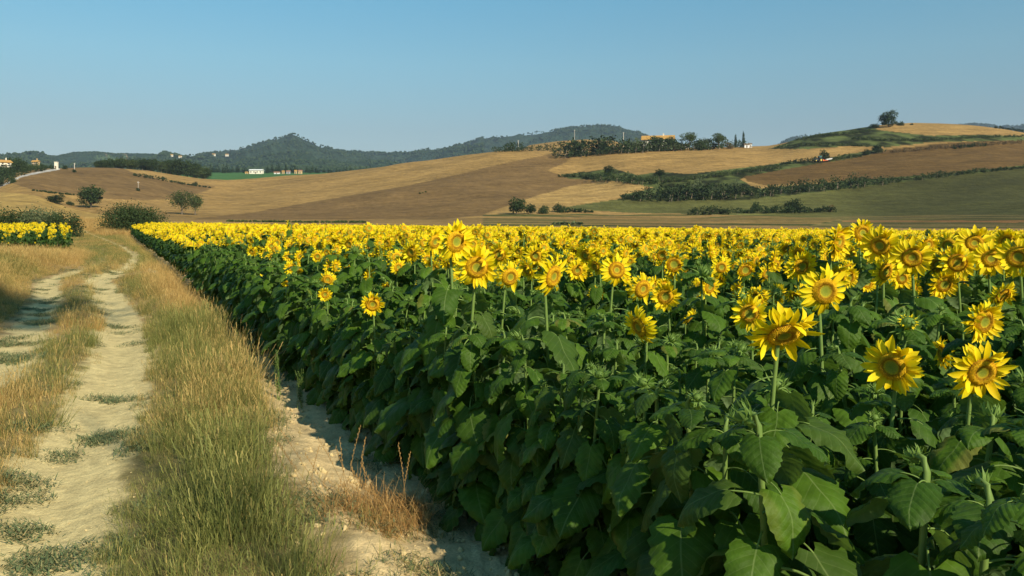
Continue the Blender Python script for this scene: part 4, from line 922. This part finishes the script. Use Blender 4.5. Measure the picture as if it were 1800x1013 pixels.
def vegetation():
    tree_kinds(); RR=random.Random(41)
    # near the end of the track
    def near(kind,px,s,wpx,hpx,label,**k):
        X=(px-CX)/F*s; return tree(kind,px,0,wpx,hpx,label,'bush',at=Vector((X,s,g1(X,s))),**k)
    rs=random.Random(15)
    def bigbush(px,s,w,h,mat,n,label,leaf=.11,lobes=16,flat=.5,shape='row',brown=0):
        X=(px-CX)/F*s; r=empty('bush',(X,s,g1(X,s)-.1)); mk('foliage',crown_mesh(rs,w,h,n,leaf,M[mat],0,lobes,flat,'foliage',shape,.8),r); mk('stems',trunk_mesh(rs,h*.8,.08,6,.4),r)
        tag(r,label,'bush'); return r
    b=bigbush(235,118,4.3,3.8,'crown_dark',20000,'broad dark clipped looking bush at the left tip of the sunflower field',.12,8)
    bigbush(106,92,1.3,2.9,'crown_dark',6000,'dark twiggy bush at the right end of the shrubs behind the left flowers',.10,3)
    bigbush(72,93,2.6,3.4,'crown_grey',9000,'grey green willowy shrub between two dark bushes behind the left flowers',.105,4)
    bigbush(16,92,3.,3.0,'crown_dark',7000,'dark low bush at the left picture edge behind the flowers',.11,4)
    # lone trees in the left fields
    tree('dark',160,365,48,40,'rounded lone tree in the stubble left of the track end','tree')
    tree('dark',96,357,27,15,'low dark bush on the golden slope left of the rounded tree','bush',name='bush')
    tree('bush',124,361,16,7,'tiny dark bush between the low bush and the rounded tree','bush')
    t=tree('open',320,377,46,48,'airy forked tree left trunk, standing in the open stubble','tree'); tree('open',343,378,36,42,'airy forked tree right trunk leaning apart from its twin','tree')
    tree('bush',243,336,7,6,'tiny shrub at the foot of the thin pole on the left hill','bush')
    for x,y,w,h,l in ((238,310,9,5,'small bush at the upper end of the boundary on the left hill'),(287,316,10,6,'small bush in the middle of the boundary on the left hill'),(342,327,9,8,'round bush at the lower end of the boundary on the left hill'),(131,303,8,6,'small bush at the foot of the pole on the left crest'),(114,298,9,7,'small bush right of the pale tower'),(22,322,11,13,'bush on the bend of the farm road')): tree('bush',x,y,w,h,l,'bush')
    hedgerow([(248,312),(270,315),(284,318)],[6,7,5],'short dark hedge on the boundary of the left hill')
    hedgerow([(296,320),(330,326),(368,331)],[5,3,3],'thin hedge running down the boundary of the left hill')
    hedgerow([(60,336),(90,340),(130,344)],[3,3,3],'thin green field boundary above the golden slope')
    # wood behind the left crest
    for i in range(46):
        px=RR.uniform(168,368); top=np.interp(px,[168,200,240,290,320,345,368],[285,280,283,284,279,284,298]); base=np.interp(px,[168,230,300,368],[299,302,308,314]); h=max(9,base-top)*RR.uniform(.75,1.05)
        tree(RR.choice(['dark','dark','round']),px,base+RR.uniform(-2,1),h*RR.uniform(.8,1.2),h,'broadleaf tree of the dark wood behind the left stubble hill','tree','trees of the wood behind the left hill',smin=float(CRESTS(px))*.985,smax=float(CRESTS(px))+70)
    for i in range(58):
        px=352+300*i/57+RR.uniform(-3,3); 
        if 438<px<466: continue
        s=RR.uniform(930,1000); X=(px-CX)/F*s; h=RR.uniform(9,15)*(1.15 if px<420 or 470<px<520 else .9)
        tree('fir',px,0,h*.55,h,'narrow dark conifer of the long belt beyond the small green field','tree','conifer belt beyond the green field',at=Vector((X,s,g1(X,s))))
    for i in range(34):
        px=RR.uniform(-10,94); s=float(CRESTS(px))+RR.uniform(10,60); X=(px-CX)/F*s; top=np.interp(px,[0,20,35,55,95],[290,280,278,288,286]); z=g1(X,s); yb=HY+(CAMZ-z)*F/s; h=max(6,(yb-top))*RR.uniform(.6,1.)
        k='cypress' if RR.random()<.3 else RR.choice(['dark','round','dark']); tree(k,px,0,h*(.3 if k=='cypress' else .85),h,'slender cypress around the farmhouse at the far left' if k=='cypress' else 'broadleaf tree around the farmhouse at the far left','tree','cypresses at the far left farm' if k=='cypress' else 'trees at the far left farm',at=Vector((X,s,z)))
    hedgerow([(-10,331),(5,325),(20,313),(45,305),(90,298)],[22,18,14,10,7],'dense dark hedge above the farm road at the far left')
    # middle crest below the farmhouse
    hedgerow([(868,268),(890,267),(915,266),(932,266)],[10,15,14,6],'dark hedge on the crest left of the yellow knoll')
    hedgerow([(940,267),(965,267),(990,268)],[8,12,9],'low dark hedge in front of the yellow knoll',smin=560)
    hedgerow([(978,280),(1000,276),(1040,272),(1080,270)],[14,27,30,28],'tall dark hedge rising left of the farmhouse')
    hedgerow([(1080,270),(1130,267),(1200,265),(1260,262),(1318,259)],[23,19,20,18,11],'dark hedge along the crest in front of the farmhouse')
    hedgerow([(1142,267),(1170,266),(1200,265)],[16,17,14],'grey green reeds standing before the farmhouse hedge','crown_grey',.7)
    hedgerow([(1000,277),(1060,272),(1130,268)],[7,8,7],'bright green low scrub at the foot of the farmhouse hedge','crown_mid',.8)
    for k,x,y,w,h,l in (('greybush',1113,267,26,22,'grey branching tree left of the farmhouse gable'),('dark',1152,266,34,27,'dense dark tree in front of the farmhouse roof'),('dark',1181,265,26,23,'dark tree at the right end of the farmhouse roof'),('pine',1212,264,26,29,'broad flat topped tree right of the farmhouse'),('greybush',1235,263,24,17,'grey bush under the flat topped tree'),('pine',1264,263,28,27,'leaning flat topped tree between farmhouse and cypresses'),('cypress',1293,260,6,24,'shorter cypress, left of the two on the crest'),('cypress',1307,259,6,28,'taller cypress, right of the two on the crest'),('brown',1282,262,18,10,'brownish bush left of the two cypresses'),('greybush',1062,270,20,24,'bare looking grey tree in the tall hedge left of the farmhouse'),('dark',1015,273,26,25,'dark tree at the left end of the tall hedge'),('bush',1228,262,16,15,'dark bush right of the flat topped tree')):
        tree(k,x,y,w,h,l,'bush' if 'bush' in l[:14] else 'tree',smin=450)
    # gully scrub in the middle
    hedgerow([(985,312),(1020,312),(1045,316)],[6,8,10],'low scrub at the left tip of the gully','crown_mid')
    hedgerow([(1030,314),(1060,318),(1110,323),(1150,326)],[8,18,16,10],'dark hedge in the upper gully left of centre right')
    hedgerow([(1110,318),(1150,320),(1200,320)],[10,11,9],'green hedge on the far bank of the gully','crown_mid')
    hedgerow([(1200,318),(1240,314),(1300,306),(1370,297)],[8,8,8,10],'green scrub climbing the gully to the right','crown_mid')
    tree('dark',1072,309,22,17,'round dark tree rising from the gully hedge'); tree('dark',1158,311,20,14,'round dark bush on the far bank of the gully')
    hedgerow([(1100,351),(1130,351),(1180,350),(1240,349)],[11,20,28,26],'tall dark hedge at the left end of the green field')
    hedgerow([(1240,349),(1300,347),(1360,342),(1420,337)],[26,24,17,18],'tall dark hedge along the middle of the green field')
    hedgerow([(1420,337),(1480,331),(1550,323)],[20,20,15],'dark hedge climbing right above the green field')
    hedgerow([(1550,323),(1650,311),(1740,302),(1800,296)],[10,9,6,5],'thin green hedge running out to the right edge','crown_mid')
    for i,(x,y,h) in enumerate(((1225,340,30),(1290,336,24),(1265,342,20))): tree('greybush',x,y+6,h*.8,h,('pale twiggy bush at the left of the tall hedge','pale twiggy bush at the right of the tall hedge','small pale bush between the two twiggy ones')[i],'bush')
    # bushes at the foot of the green field
    hedgerow([(1216,377),(1250,377),(1288,377)],[10,15,12],'row of dark bushes at the left foot of the green field')
    hedgerow([(1300,375),(1350,375),(1380,375),(1418,374)],[8,12,14,10],'long dark bush row at the foot of the green field')
    hedgerow([(1425,374),(1450,373),(1462,373)],[6,11,9],'small bush row at the right end of the foot of the green field')
    tree('bush',1329,371,18,16,'small bush rising from the left of the long bush row','bush'); tree('bush',1395,373,32,23,'round bush rising from the right of the long bush row','bush'); tree('brown',1460,372,14,11,'rusty brown bush at the end of the row','bush')
    tree('dark',908,377,34,31,'dark round tree at the left of the small group in the stubble'); tree('dark',932,377,18,20,'smaller dark tree beside the round one in the stubble'); tree('bush',955,376,22,16,'bush in the middle of the small group in the stubble','bush'); tree('bush',985,374,24,17,'bush right of the middle of the small group','bush')
    hedgerow([(1000,374),(1020,374),(1038,374)],[9,7,4],'low dark scrub at the right end of the small group')
    # right hill
    hedgerow([(1365,261),(1400,258),(1450,256),(1520,258)],[5,6,5,5],'green scrub strip on the left flank of the right hill','crown_mid',.7)
    hedgerow([(1400,247),(1440,240),(1490,236),(1530,232)],[4,5,5,5],'green scrub high on the flank of the right hill','crown_mid',.7)
    hedgerow([(1500,246),(1560,248),(1640,247),(1720,243),(1800,241)],[4,5,5,5,4],'dark green strip crossing below the top of the right hill','crown_mid',.8)
    hedgerow([(1570,270),(1640,263),(1700,258),(1800,252)],[6,7,8,6],'rusty scrub strip across the right hill','crown_brown',.7)
    hedgerow([(1680,262),(1710,259),(1735,257)],[5,8,6],'dark green bushes within the rusty strip','crown_dark')
    hedgerow([(1375,290),(1410,286),(1432,284)],[5,8,9],'dark hedge left of the tractor')
    hedgerow([(1455,284),(1480,280),(1512,276)],[6,7,6],'green hedge right of the tractor','crown_mid')
    tree('bush',1449,281,17,17,'dark bush just behind the tractor','bush'); tree('bush',1523,273,14,10,'small bush between the tractor and the dark round bush','bush'); tree('dark',1545,270,22,17,'dark round bush at the start of the rusty strip','bush',name='bush')
    tree('dark',1562,223,32,27,'big lone tree on top of the right hill'); tree('dark',1538,226,17,9,'low dark bush left of the lone tree on the hilltop','bush',name='bush'); tree('midbush',1583,221,14,8,'pale green bush right of the lone tree on the hilltop','bush')
    tree('bush',1510,229,6,3,'tiny bush on the skyline left of the hilltop tree','bush'); tree('bush',1602,220,7,3,'tiny bush on the skyline right of the hilltop tree','bush')
    hedgerow([(1748,229),(1775,231),(1810,236)],[4,5,5],'dark line of bushes behind the crest at the far right',smin=600)
    hedgerow([(738,341),(748,339)],[2,1.5],'small green patch of weeds in the brown slope','crown_mid')
    hedgerow([(400,390),(470,391),(560,392),(640,392)],[3,3,3,4],'low green weeds beyond the far end of the flowers','crown_mid',.5,smin=150)
    hedgerow([(975,395),(1000,395),(1020,395)],[4,5,4],'small grey green shrub strip behind the far flowers','crown_grey',smin=150)
    # off the picture: the trees beside the road behind the camera that shade its left border
    rs=random.Random(19)
    for x,y,w,h,z0,n,l in ((7.7,-7.,6.,6.,19.,5200,'tall roadside tree behind the viewpoint, shading the left border of the track'),):
        r=empty('roadside_tree',(x,y,g1(x,y))); mk('trunk',trunk_mesh(rs,(z0+h*.5),.022*math.sqrt(h),5,.10),r); mk('crown',crown_mesh(rs,w,h,n,.13,M['crown_mid'],z0,10),r); tag(r,l,'tree')

def forest():
    rs=random.Random(51); kinds=[]
    for k in range(4):
        mb=MB(); n=9; V=[]; Fc=[]
        for i in range(1,4):
            for j in range(n): th=math.pi*i/4.3; a=2*math.pi*j/n; r=rs.uniform(.75,1.2); V.append((r*math.sin(th)*math.cos(a),r*math.sin(th)*math.sin(a),r*1.0*math.cos(th)+.6))
        V.append((0,0,1.7))
        for i in range(2):
            for j in range(n): Fc.append((i*n+j,(i+1)*n+j,(i+1)*n+(j+1)%n,i*n+(j+1)%n))
        for j in range(n): Fc.append((27,j,(j+1)%n))
        mb.add(V,Fc,0,None,[rs.random() for _ in V]); kinds.append(mb.mesh('w',[M['forest_crown']],False))
    n=95000; px=RNG.uniform(-80,1880,n); q=RNG.random(n); ms=MOUNTS(px); s=ms*(.40+.62*q**.8); s=np.maximum(s,1050); X=(px-CX)/F*s
    keep=fbm(X/160,s/160,3,171)>.30; keep&=~((np.abs(px-203)<24)&(s>1900)&(s<2500)&(RNG.random(n)<.8)); X,s,px=X[keep],s[keep],px[keep]; Z=gz(X,s); m=len(X)
    sz=RNG.uniform(1.8,4.2,m)*np.where(s/MOUNTS(px)>.95,.55,1)
    o=scatter('far_wood',np.stack([X,s,Z-1],1),np.stack([np.zeros(m),np.zeros(m),RNG.uniform(0,6.28,m)],1),sz,RNG.integers(0,4,m),RNG.random(m),kinds); tag(o,'dark wood covering the distant hills and the pointed mountain','woodland')

# ------------------------------------------------------------------ buildings and man-made things
def building(name,px,py,wpx,hpx,label,wall='plaster',roof='roof_tile',roofpx=3.,depth=1.0,smin=400.,smax=8000.,at=None,rot=0.,wins=3,floors=2,chimney=True,hip=False):
    p=place(px,py,smin,smax) if at is None else at; m=p.y/F; w,h,rh=wpx*m,hpx*m,roofpx*m; d=w*depth
    r=empty(name,(p.x,p.y,p.z-.4),(0,0,rot)); w2,d2=w/2,d/2; H=h+.4
    mb=MB(); V=[(-w2,-d2,0),(w2,-d2,0),(w2,d2,0),(-w2,d2,0),(-w2,-d2,H),(w2,-d2,H),(w2,d2,H),(-w2,d2,H)]; Fc=[(0,1,5,4),(1,2,6,5),(2,3,7,6),(3,0,4,7),(4,5,6,7)]; mb.add(V,Fc)
    if not hip: mb.add([(-w2,-d2,H+.003),(-w2,d2,H+.003),(-w2,0,H+rh-.05)],[(0,1,2)]); mb.add([(w2,-d2,H+.003),(w2,d2,H+.003),(w2,0,H+rh-.05)],[(0,1,2)])
    wl=mk('wall',mb.mesh('wall',[M[wall]],False),r)
    e=.06*min(w,d)+.25; mb=MB(); i=0 if not hip else min(w2,d2)*.8
    V=[(-w2-e,-d2-e,H-.05),(w2+e,-d2-e,H-.05),(w2+e,d2+e,H-.05),(-w2-e,d2+e,H-.05),(-w2-e+i,0,H+rh),(w2+e-i,0,H+rh)]; V+=[(a,b,c+.25) for a,b,c in V]
    mb.add(V,[(0,1,5,4),(2,3,4,5),(6,7,11,10),(8,9,10,11),(0,1,7,6),(2,3,9,8),(3,0,6,9) if hip else (0,4,10,6),(1,2,8,7) if hip else (1,5,11,7),(3,4,10,9),(2,5,11,8)]+([(6,9,10),(7,8,11),(0,3,4),(1,2,5)] if hip else []))
    rf=mk('roof',mb.mesh('roof',[M[roof]],False),r)
    if chimney:
        mb=MB(); cw=max(.5,w*.04); mb.box(w*.15,w*.15+cw,-cw/2,cw/2,H+rh*.4,H+rh+1.3); mb.box(w*.15-.12,w*.15+cw+.12,-cw/2-.12,cw/2+.12,H+rh+1.303,H+rh+1.5); mk('chimney',mb.mesh('chimney',[M[wall]],False),rf)
    for f in range(floors):
        for k in range(wins):
            mb=MB(); x=-w2+w*(k+.5)/wins; z=.4+h*(f+.5)/floors; ww=min(.55,w*.06+.2); hh=min(.75,h/floors*.28); mb.box(x-ww,x+ww,-d2-.05,-d2+.1,z-hh,z+hh); wn=mk('window',mb.mesh('window',[M['pane']],False),r)
            mb=MB(); mb.box(x-ww-.12,x+ww+.12,-d2-.10,-d2+.02,z-hh-.16,z-hh-.01); mk('sill',mb.mesh('sill',[M['plaster']],False),wn)
    mb=MB(); mb.box(-.6+w*.0,.6,-d2-.06,-d2+.1,.4,2.5 if h>3.5 else h*.7); mk('door',mb.mesh('door',[M['bark']],False),r)
    tag(r,label,'building'); return r
def pole(px,py,hpx,label,smin=300.,smax=1200.,arm=False,r0=.16):
    p=place(px,py,smin,smax); h=hpx*p.y/F; r=empty('utility_pole',(p.x,p.y,p.z-.3)); mb=MB(); mb.tube([(0,0,0),(0,0,h)],[r0*1.3,r0],8); mk('post',mb.mesh('post',[M['pole_wood']]),r)
    mb=MB(); mb.box(-.5,.5,-.06,.06,h-.75,h-.62); mk('crossarm',mb.mesh('crossarm',[M['pole_wood']],False),r)
    for x in (-.44,.44): mb=MB(); mb.tube([(x,0,h-.62),(x,0,h-.42)],.045,6); mk('insulator',mb.mesh('insulator',[M['white_paint']]),r)
    tag(r,label,'utility pole')
def manmade():
    building('farmhouse',1157,263,54,16,'large farmhouse with terracotta roof half hidden by trees on the crest','plaster','roof_tile',8,.42,smin=520,smax=700,rot=R(-14),wins=6)
    building('outbuilding',1203,262,16,5,'low reddish roofed shed between the farmhouse and the flat topped tree','plaster','roof_dark',3,.5,smin=520,smax=700,wins=2,floors=1,chimney=False)
    building('outbuilding',1312,260,8,5,'small white hut at the end of the crest beside the cypress','white_paint','bark',2,.7,smin=480,smax=700,wins=1,floors=1,chimney=False)
    building('outbuilding',1319,260,4,6,'tiny white pillar like hut right of the small hut','white_paint','bark',1.5,1.,smin=480,smax=700,wins=1,floors=1,chimney=False)
    s=900.; 
    def at(px,s): X=(px-CX)/F*s; return Vector((X,s,g1(X,s)))
    building('barn',451,0,22,6,'long white barn at the edge of the green field','plaster','white_paint',1.6,.5,at=at(451,905),wins=4,floors=1,chimney=False)
    for i,(px,w,h,wl,rf,l) in enumerate(((487,9,2,'white_paint','roof_dark','low white shed right of the long barn'),(498,4,4,'ochre','roof_tile','tiny ochre hut right of the low white shed'),(507,6,4,'steel','roof_dark','grey shed among the small huts beyond the field'),(520,4,5,'ochre','roof_tile','narrow ochre hut among the small huts beyond the field'),(528,6,5,'ochre','roof_dark','rightmost ochre hut beyond the field'),(434,5,2,'ochre','roof_tile','small red roofed shed left of the long barn'))): building('outbuilding',px,0,w,h,l,wl,rf,1.5,.7,at=at(px,903),wins=1,floors=1,chimney=False)
    building('farmhouse',3,0,20,7,'white farmhouse with red roof cut by the left picture edge','plaster','roof_tile',4,.7,at=Vector((-300.,470.,zpx(293,470.))),rot=R(90-32),wins=2)
    building('villa',63,0,10,6,'orange villa among trees at the far left','ochre','roof_tile',2.5,.7,at=Vector(((63-CX)/F*560,560,zpx(291,560))),wins=3)
    building('villa',219,0,15,7,'ochre villa peeping out of the dark wood','ochre','roof_tile',3,.6,at=Vector(((219-CX)/F*680,680,zpx(293,680))),wins=4,hip=True)
    for px,py,w,l in ((302,274,4,'white house on the wooded ridge, left of its neighbour'),(317,276,5,'white house on the wooded ridge, right of its neighbour'),(376,273,5,'pale house on the left flank of the pointed mountain'),(399,273,5,'reddish house right of the pale one on the mountain flank')): building('house',px,py+3,w,3,l,'plaster','roof_tile',1.3,.7,smin=1700,wins=2,chimney=False)
    # pale tower
    p=place(99,298,400,600); m=p.y/F; r=empty('water_tower',(p.x,p.y,p.z-.3)); w=4.6*m/2; h=13*m; mb=MB(); mb.box(-w,w,-w,w,0,h); mk('shaft',mb.mesh('shaft',[M['plaster']],False),r); mb=MB(); mb.box(-w-.12,w+.12,-w-.12,w+.12,h+.003,h+.3); mk('parapet',mb.mesh('parapet',[M['plaster']],False),r); mb=MB(); mb.box(-.45,.45,-w-.05,-w+.1,.3,2.3); mk('door',mb.mesh('door',[M['bark']],False),r); tag(r,'pale square tower on the crest of the left hill','tower')
    pole(131,299,13,'wooden pole on the crest of the left hill beside a bush'); pole(243,336,18,'thin pole in the stubble of the left hill',r0=.08)
    pole(911,266,20,'utility pole on the crest left of the yellow knoll',smin=500); pole(1010,262,34,'tallest utility pole, standing by the yellow knoll',smin=560); pole(1096,268,36,'utility pole rising from the hedge left of the farmhouse',smin=500)
    # lattice masts on the mountains, in pairs
    def mast(px,hpx,label):
        s=float(MOUNTS(px))*.99; X=(px-CX)/F*s; h=hpx*s/F; r=empty('pylon',(X,s,g1(X,s)-2)); w=h*.07
        for a,b in ((-1,-1),(1,-1),(1,1),(-1,1)): mb=MB(); mb.tube([(a*w,b*w,0),(a*w*.15,b*w*.15,h)],.45,4); mk('leg',mb.mesh('leg',[M['steel']]),r)
        for q in (.72,.84,.95): mb=MB(); mb.box(-w*1.6,w*1.6,-.3,.3,h*q,h*q+.7); mk('crossarm',mb.mesh('crossarm',[M['steel']],False),r)
        mb=MB()
        for k in range(6):
            z0,z1=h*k/7,h*(k+1)/7; a0,a1=w*(1-.85*k/7),w*(1-.85*(k+1)/7)
            for sgn in (-1,1): mb.tube([(-a0*sgn,-a0,z0),(a1*sgn,-a1,z1)],.25,3); mb.tube([(-a0*sgn,a0,z0),(a1*sgn,a1,z1)],.25,3)
        mk('bracing',mb.mesh('bracing',[M['steel']]),r); tag(r,label,'pylon')
    for px,h,l in ((425,7,'power pylon left of the pointed mountain, first of a pair'),(430,7,'power pylon left of the pointed mountain, second of a pair'),(634,6,'single power pylon in the dip right of the pointed mountain'),(722,8,'power pylon right of the dip, left one of a pair'),(727,8,'power pylon right of the dip, right one of a pair')): mast(px,h,l)
    # radar dome and mast
    s=float(MOUNTS(1716))*.99; X=(1716-CX)/F*s; m=s/F; r=empty('radar_dome',(X,s,g1(X,s)-1)); mb=MB(); R0=3.9*m; k=24; V=[(0,0,R0*1.55)];Fc=[]
    for i in range(1,10):
        t=math.pi*i/13; V+=[(R0*math.sin(t)*math.cos(2*math.pi*j/k),R0*math.sin(t)*math.sin(2*math.pi*j/k),R0*.55+R0*math.cos(t)) for j in range(k)]
    for j in range(k): Fc.append((0,1+j,1+(j+1)%k))
    for i in range(8):
        for j in range(k): b=1+i*k; Fc.append((b+j,b+k+j,b+k+(j+1)%k,b+(j+1)%k))
    mb.add(V,Fc); mk('dome',mb.mesh('dome',[M['white_paint']]),r); mb=MB(); mb.tube([(0,0,-2),(0,0,R0*.3)],R0*.75,16); mk('base_ring',mb.mesh('base_ring',[M['white_paint']]),r); tag(r,'white radar dome on the distant ridge at the far right','radar dome')
    s=float(MOUNTS(1736))*.99; X=(1736-CX)/F*s; r=empty('antenna_mast',(X,s,g1(X,s)-1)); h=6*s/F
    for i in range(4): mb=MB(); mb.tube([(0,0,h*i/4),(0,0,h*(i+1)/4)],1.3 if i<3 else 2.2,6); mk('mast_section',mb.mesh('mast_section',[M['red_paint' if i%2 else 'white_paint']]),r)
    tag(r,'thin red and white mast right of the radar dome','antenna mast')
    # tractor with trailed implement
    p=place(1438,285,300,700); r=empty('tractor',(p.x,p.y,p.z+.02),(0,g1(p.x-1,p.y)-g1(p.x+1,p.y)>0 and .06 or -.06,R(8))); sc=1.25; r.scale=(sc,)*3
    def part(nm,f,mat,par=r,sm=False): mb=MB(); f(mb); return mk(nm,mb.mesh(nm,[M[mat]],sm),par)
    def wheel(x,y,rad,wd):
        w=part('wheel',lambda b:b.tube([(x,y-wd/2,rad),(x,y+wd/2,rad)],rad,18),'tyre',sm=False); part('rim',lambda b:b.tube([(x,y-wd/2-.03,rad),(x,y+wd/2+.03,rad)],rad*.5,12),'rim_yellow',w)
    for y in (-.95,.95): wheel(.9,y,.85,.45); wheel(-1.45,y*.85,.5,.3)
    part('body',lambda b:(b.box(-2.1,.2,-.38,.38,.75,1.45),b.box(-1.6,1.2,-.3,.3,.5,.75)),'dark_metal'); 
    cab=part('cab',lambda b:[b.box(x,x+.08,y,y+.08,1.45,2.55) for x in (.15,1.2) for y in (-.65,.57)]+[b.box(.1,1.3,-.7,.7,1.2,1.449)],'dark_metal'); part('cab_roof',lambda b:b.box(.0,1.4,-.8,.8,2.553,2.75),'teal_paint',cab)
    for y in (-.62,.60): part('window',lambda b:b.box(.26,1.17,y,y+.02,1.47,2.54),'pane',cab)
    part('exhaust',lambda b:b.tube([(-.6,.3,1.4),(-.6,.3,2.3)],.05,6),'dark_metal'); part('fender',lambda b:(b.box(.2,1.6,-1.2,-.72,1.72,1.8),b.box(.2,1.6,.72,1.2,1.72,1.8)),'teal_paint')
    tag(r,'small dark tractor with teal cab roof working on the brown slope','tractor')
    r2=empty('farm_implement',(p.x+2.1*sc,p.y+.3,p.z+.1),(0,R(-4),R(8))); r2.scale=(sc,)*3
    part('frame',lambda b:(b.box(0,2.6,-.6,.6,.35,.6),b.box(.1,.6,-.4,.4,.6,1.1)),'orange_paint',r2); part('hopper',lambda b:b.add([(1.7,-.8,.6),(4.4,-.8,.9),(4.4,.8,.9),(1.7,.8,.6),(1.6,-1,1.15),(4.7,-1,1.45),(4.7,1,1.45),(1.6,1,1.15)],[(0,1,5,4),(1,2,6,5),(2,3,7,6),(3,0,4,7),(4,5,6,7),(0,3,2,1)]),'white_paint',r2)
    for y in (-.8,.8): part('wheel',lambda b:b.tube([(2.9,y-.12,.35),(2.9,y+.12,.35)],.4,14),'tyre',r2)
    tag(r2,'orange and white implement towed behind the tractor','farm implement')

# ------------------------------------------------------------------ light, air, camera
def extra_mats():
    for nm,a,b in (('grass_dry_obj',(.30,.16,.05),(.56,.36,.13)),('grass_green_obj',(.10,.16,.03),(.22,.28,.07))):
        t=NT(nm); rn=t.n('ShaderNodeAttribute',attribute_name='rnd'); t.bsdf(t.mix(rn.outputs['Fac'],a,b),.6,.2,None,.25)
    t=NT('forest_crown'); ti=t.n('ShaderNodeAttribute',attribute_name='tint',attribute_type='INSTANCER'); t.bsdf(t.mix(ti.outputs['Fac'],(.018,.034,.018),(.046,.070,.030)),1.,.0)
def lights():
    w=bpy.data.worlds.new('World'); sc.world=w; w.use_nodes=True; nt=w.node_tree; nt.nodes.clear()
    sky=nt.nodes.new('ShaderNodeTexSky'); sky.sky_type='NISHITA'; sky.sun_disc=False; sky.sun_elevation=SUN_EL; sky.sun_rotation=math.atan2(TS.x,TS.y); sky.altitude=50; sky.air_density=1.0; sky.dust_density=.3; sky.ozone_density=2.2
    bg=nt.nodes.new('ShaderNodeBackground'); bg.inputs[1].default_value=.072; o=nt.nodes.new('ShaderNodeOutputWorld'); mx=nt.nodes.new('ShaderNodeMix'); mx.data_type='RGBA'; mx.blend_type='MULTIPLY'; mx.inputs[0].default_value=1.; tcx=nt.nodes.new('ShaderNodeTexCoord'); sx=nt.nodes.new('ShaderNodeSeparateXYZ'); nt.links.new(tcx.outputs['Generated'],sx.inputs[0]); rp=nt.nodes.new('ShaderNodeValToRGB'); rp.color_ramp.elements[0].color=(.72,.64,.54,1); rp.color_ramp.elements[1].color=(.60,1.30,1.24,1); rp.color_ramp.elements[1].position=.32; e=rp.color_ramp.elements.new(.11); e.color=(.72,.76,.66,1); e=rp.color_ramp.elements.new(.19); e.color=(.78,1.07,.93,1); nt.links.new(sx.outputs[2],rp.inputs[0]); nt.links.new(rp.outputs[0],mx.inputs[7]); nt.links.new(sky.outputs[0],mx.inputs[6]); nt.links.new(mx.outputs[2],bg.inputs[0]); nt.links.new(bg.outputs[0],o.inputs[0])
    l=bpy.data.lights.new('sun','SUN'); l.energy=4.7; l.angle=R(.55); l.color=(1.,.88,.68); s=bpy.data.objects.new('sun',l); col.objects.link(s); s.rotation_euler=(-TOSUN).to_track_quat('-Z','Y').to_euler(); s.location=(20,-20,30)
    c=bpy.data.cameras.new('camera'); c.sensor_width=36; c.lens=F/1800*36; c.clip_end=30000; c.clip_start=.05; o=bpy.data.objects.new('camera',c); col.objects.link(o); o.location=(0,0,CAMZ)
    # view axis level; the frame is shifted so that verticals stay upright as in the photo
    c.shift_y=-(506.5-HY)/1800.; o.rotation_euler=(R(90),0,0); sc.camera=o
    sc.view_settings.view_transform='Standard'; sc.view_settings.look='None'; sc.view_settings.exposure=.60; sc.view_settings.gamma=1.
    sc.cycles.use_denoising=True; sc.cycles.max_bounces=7; sc.cycles.diffuse_bounces=3; sc.cycles.transmission_bounces=4; sc.cycles.transparent_max_bounces=4; sc.cycles.volume_bounces=0
def haze():
    mb=MB(); mb.box(-13600,13600,-13600,13600,-60,900); me=mb.mesh('haze',[],False); o=mk('haze',me); tag(o,'thin bluish haze over the distant hills','haze',kind='stuff')
    m,nt,out=newmat('haze'); v=nt.nodes.new('ShaderNodeVolumePrincipled'); v.inputs['Color'].default_value=(.55,.72,1.,1); v.inputs['Density'].default_value=.00007; v.inputs['Anisotropy'].default_value=.0; nt.links.new(v.outputs[0],out.inputs['Volume']); me.materials.append(m)

make_materials(); extra_mats(); lights(); build_terrain(); sunflower_meshes(); build_field(); grass_all(); grass_things(); vegetation(); forest(); manmade(); haze()
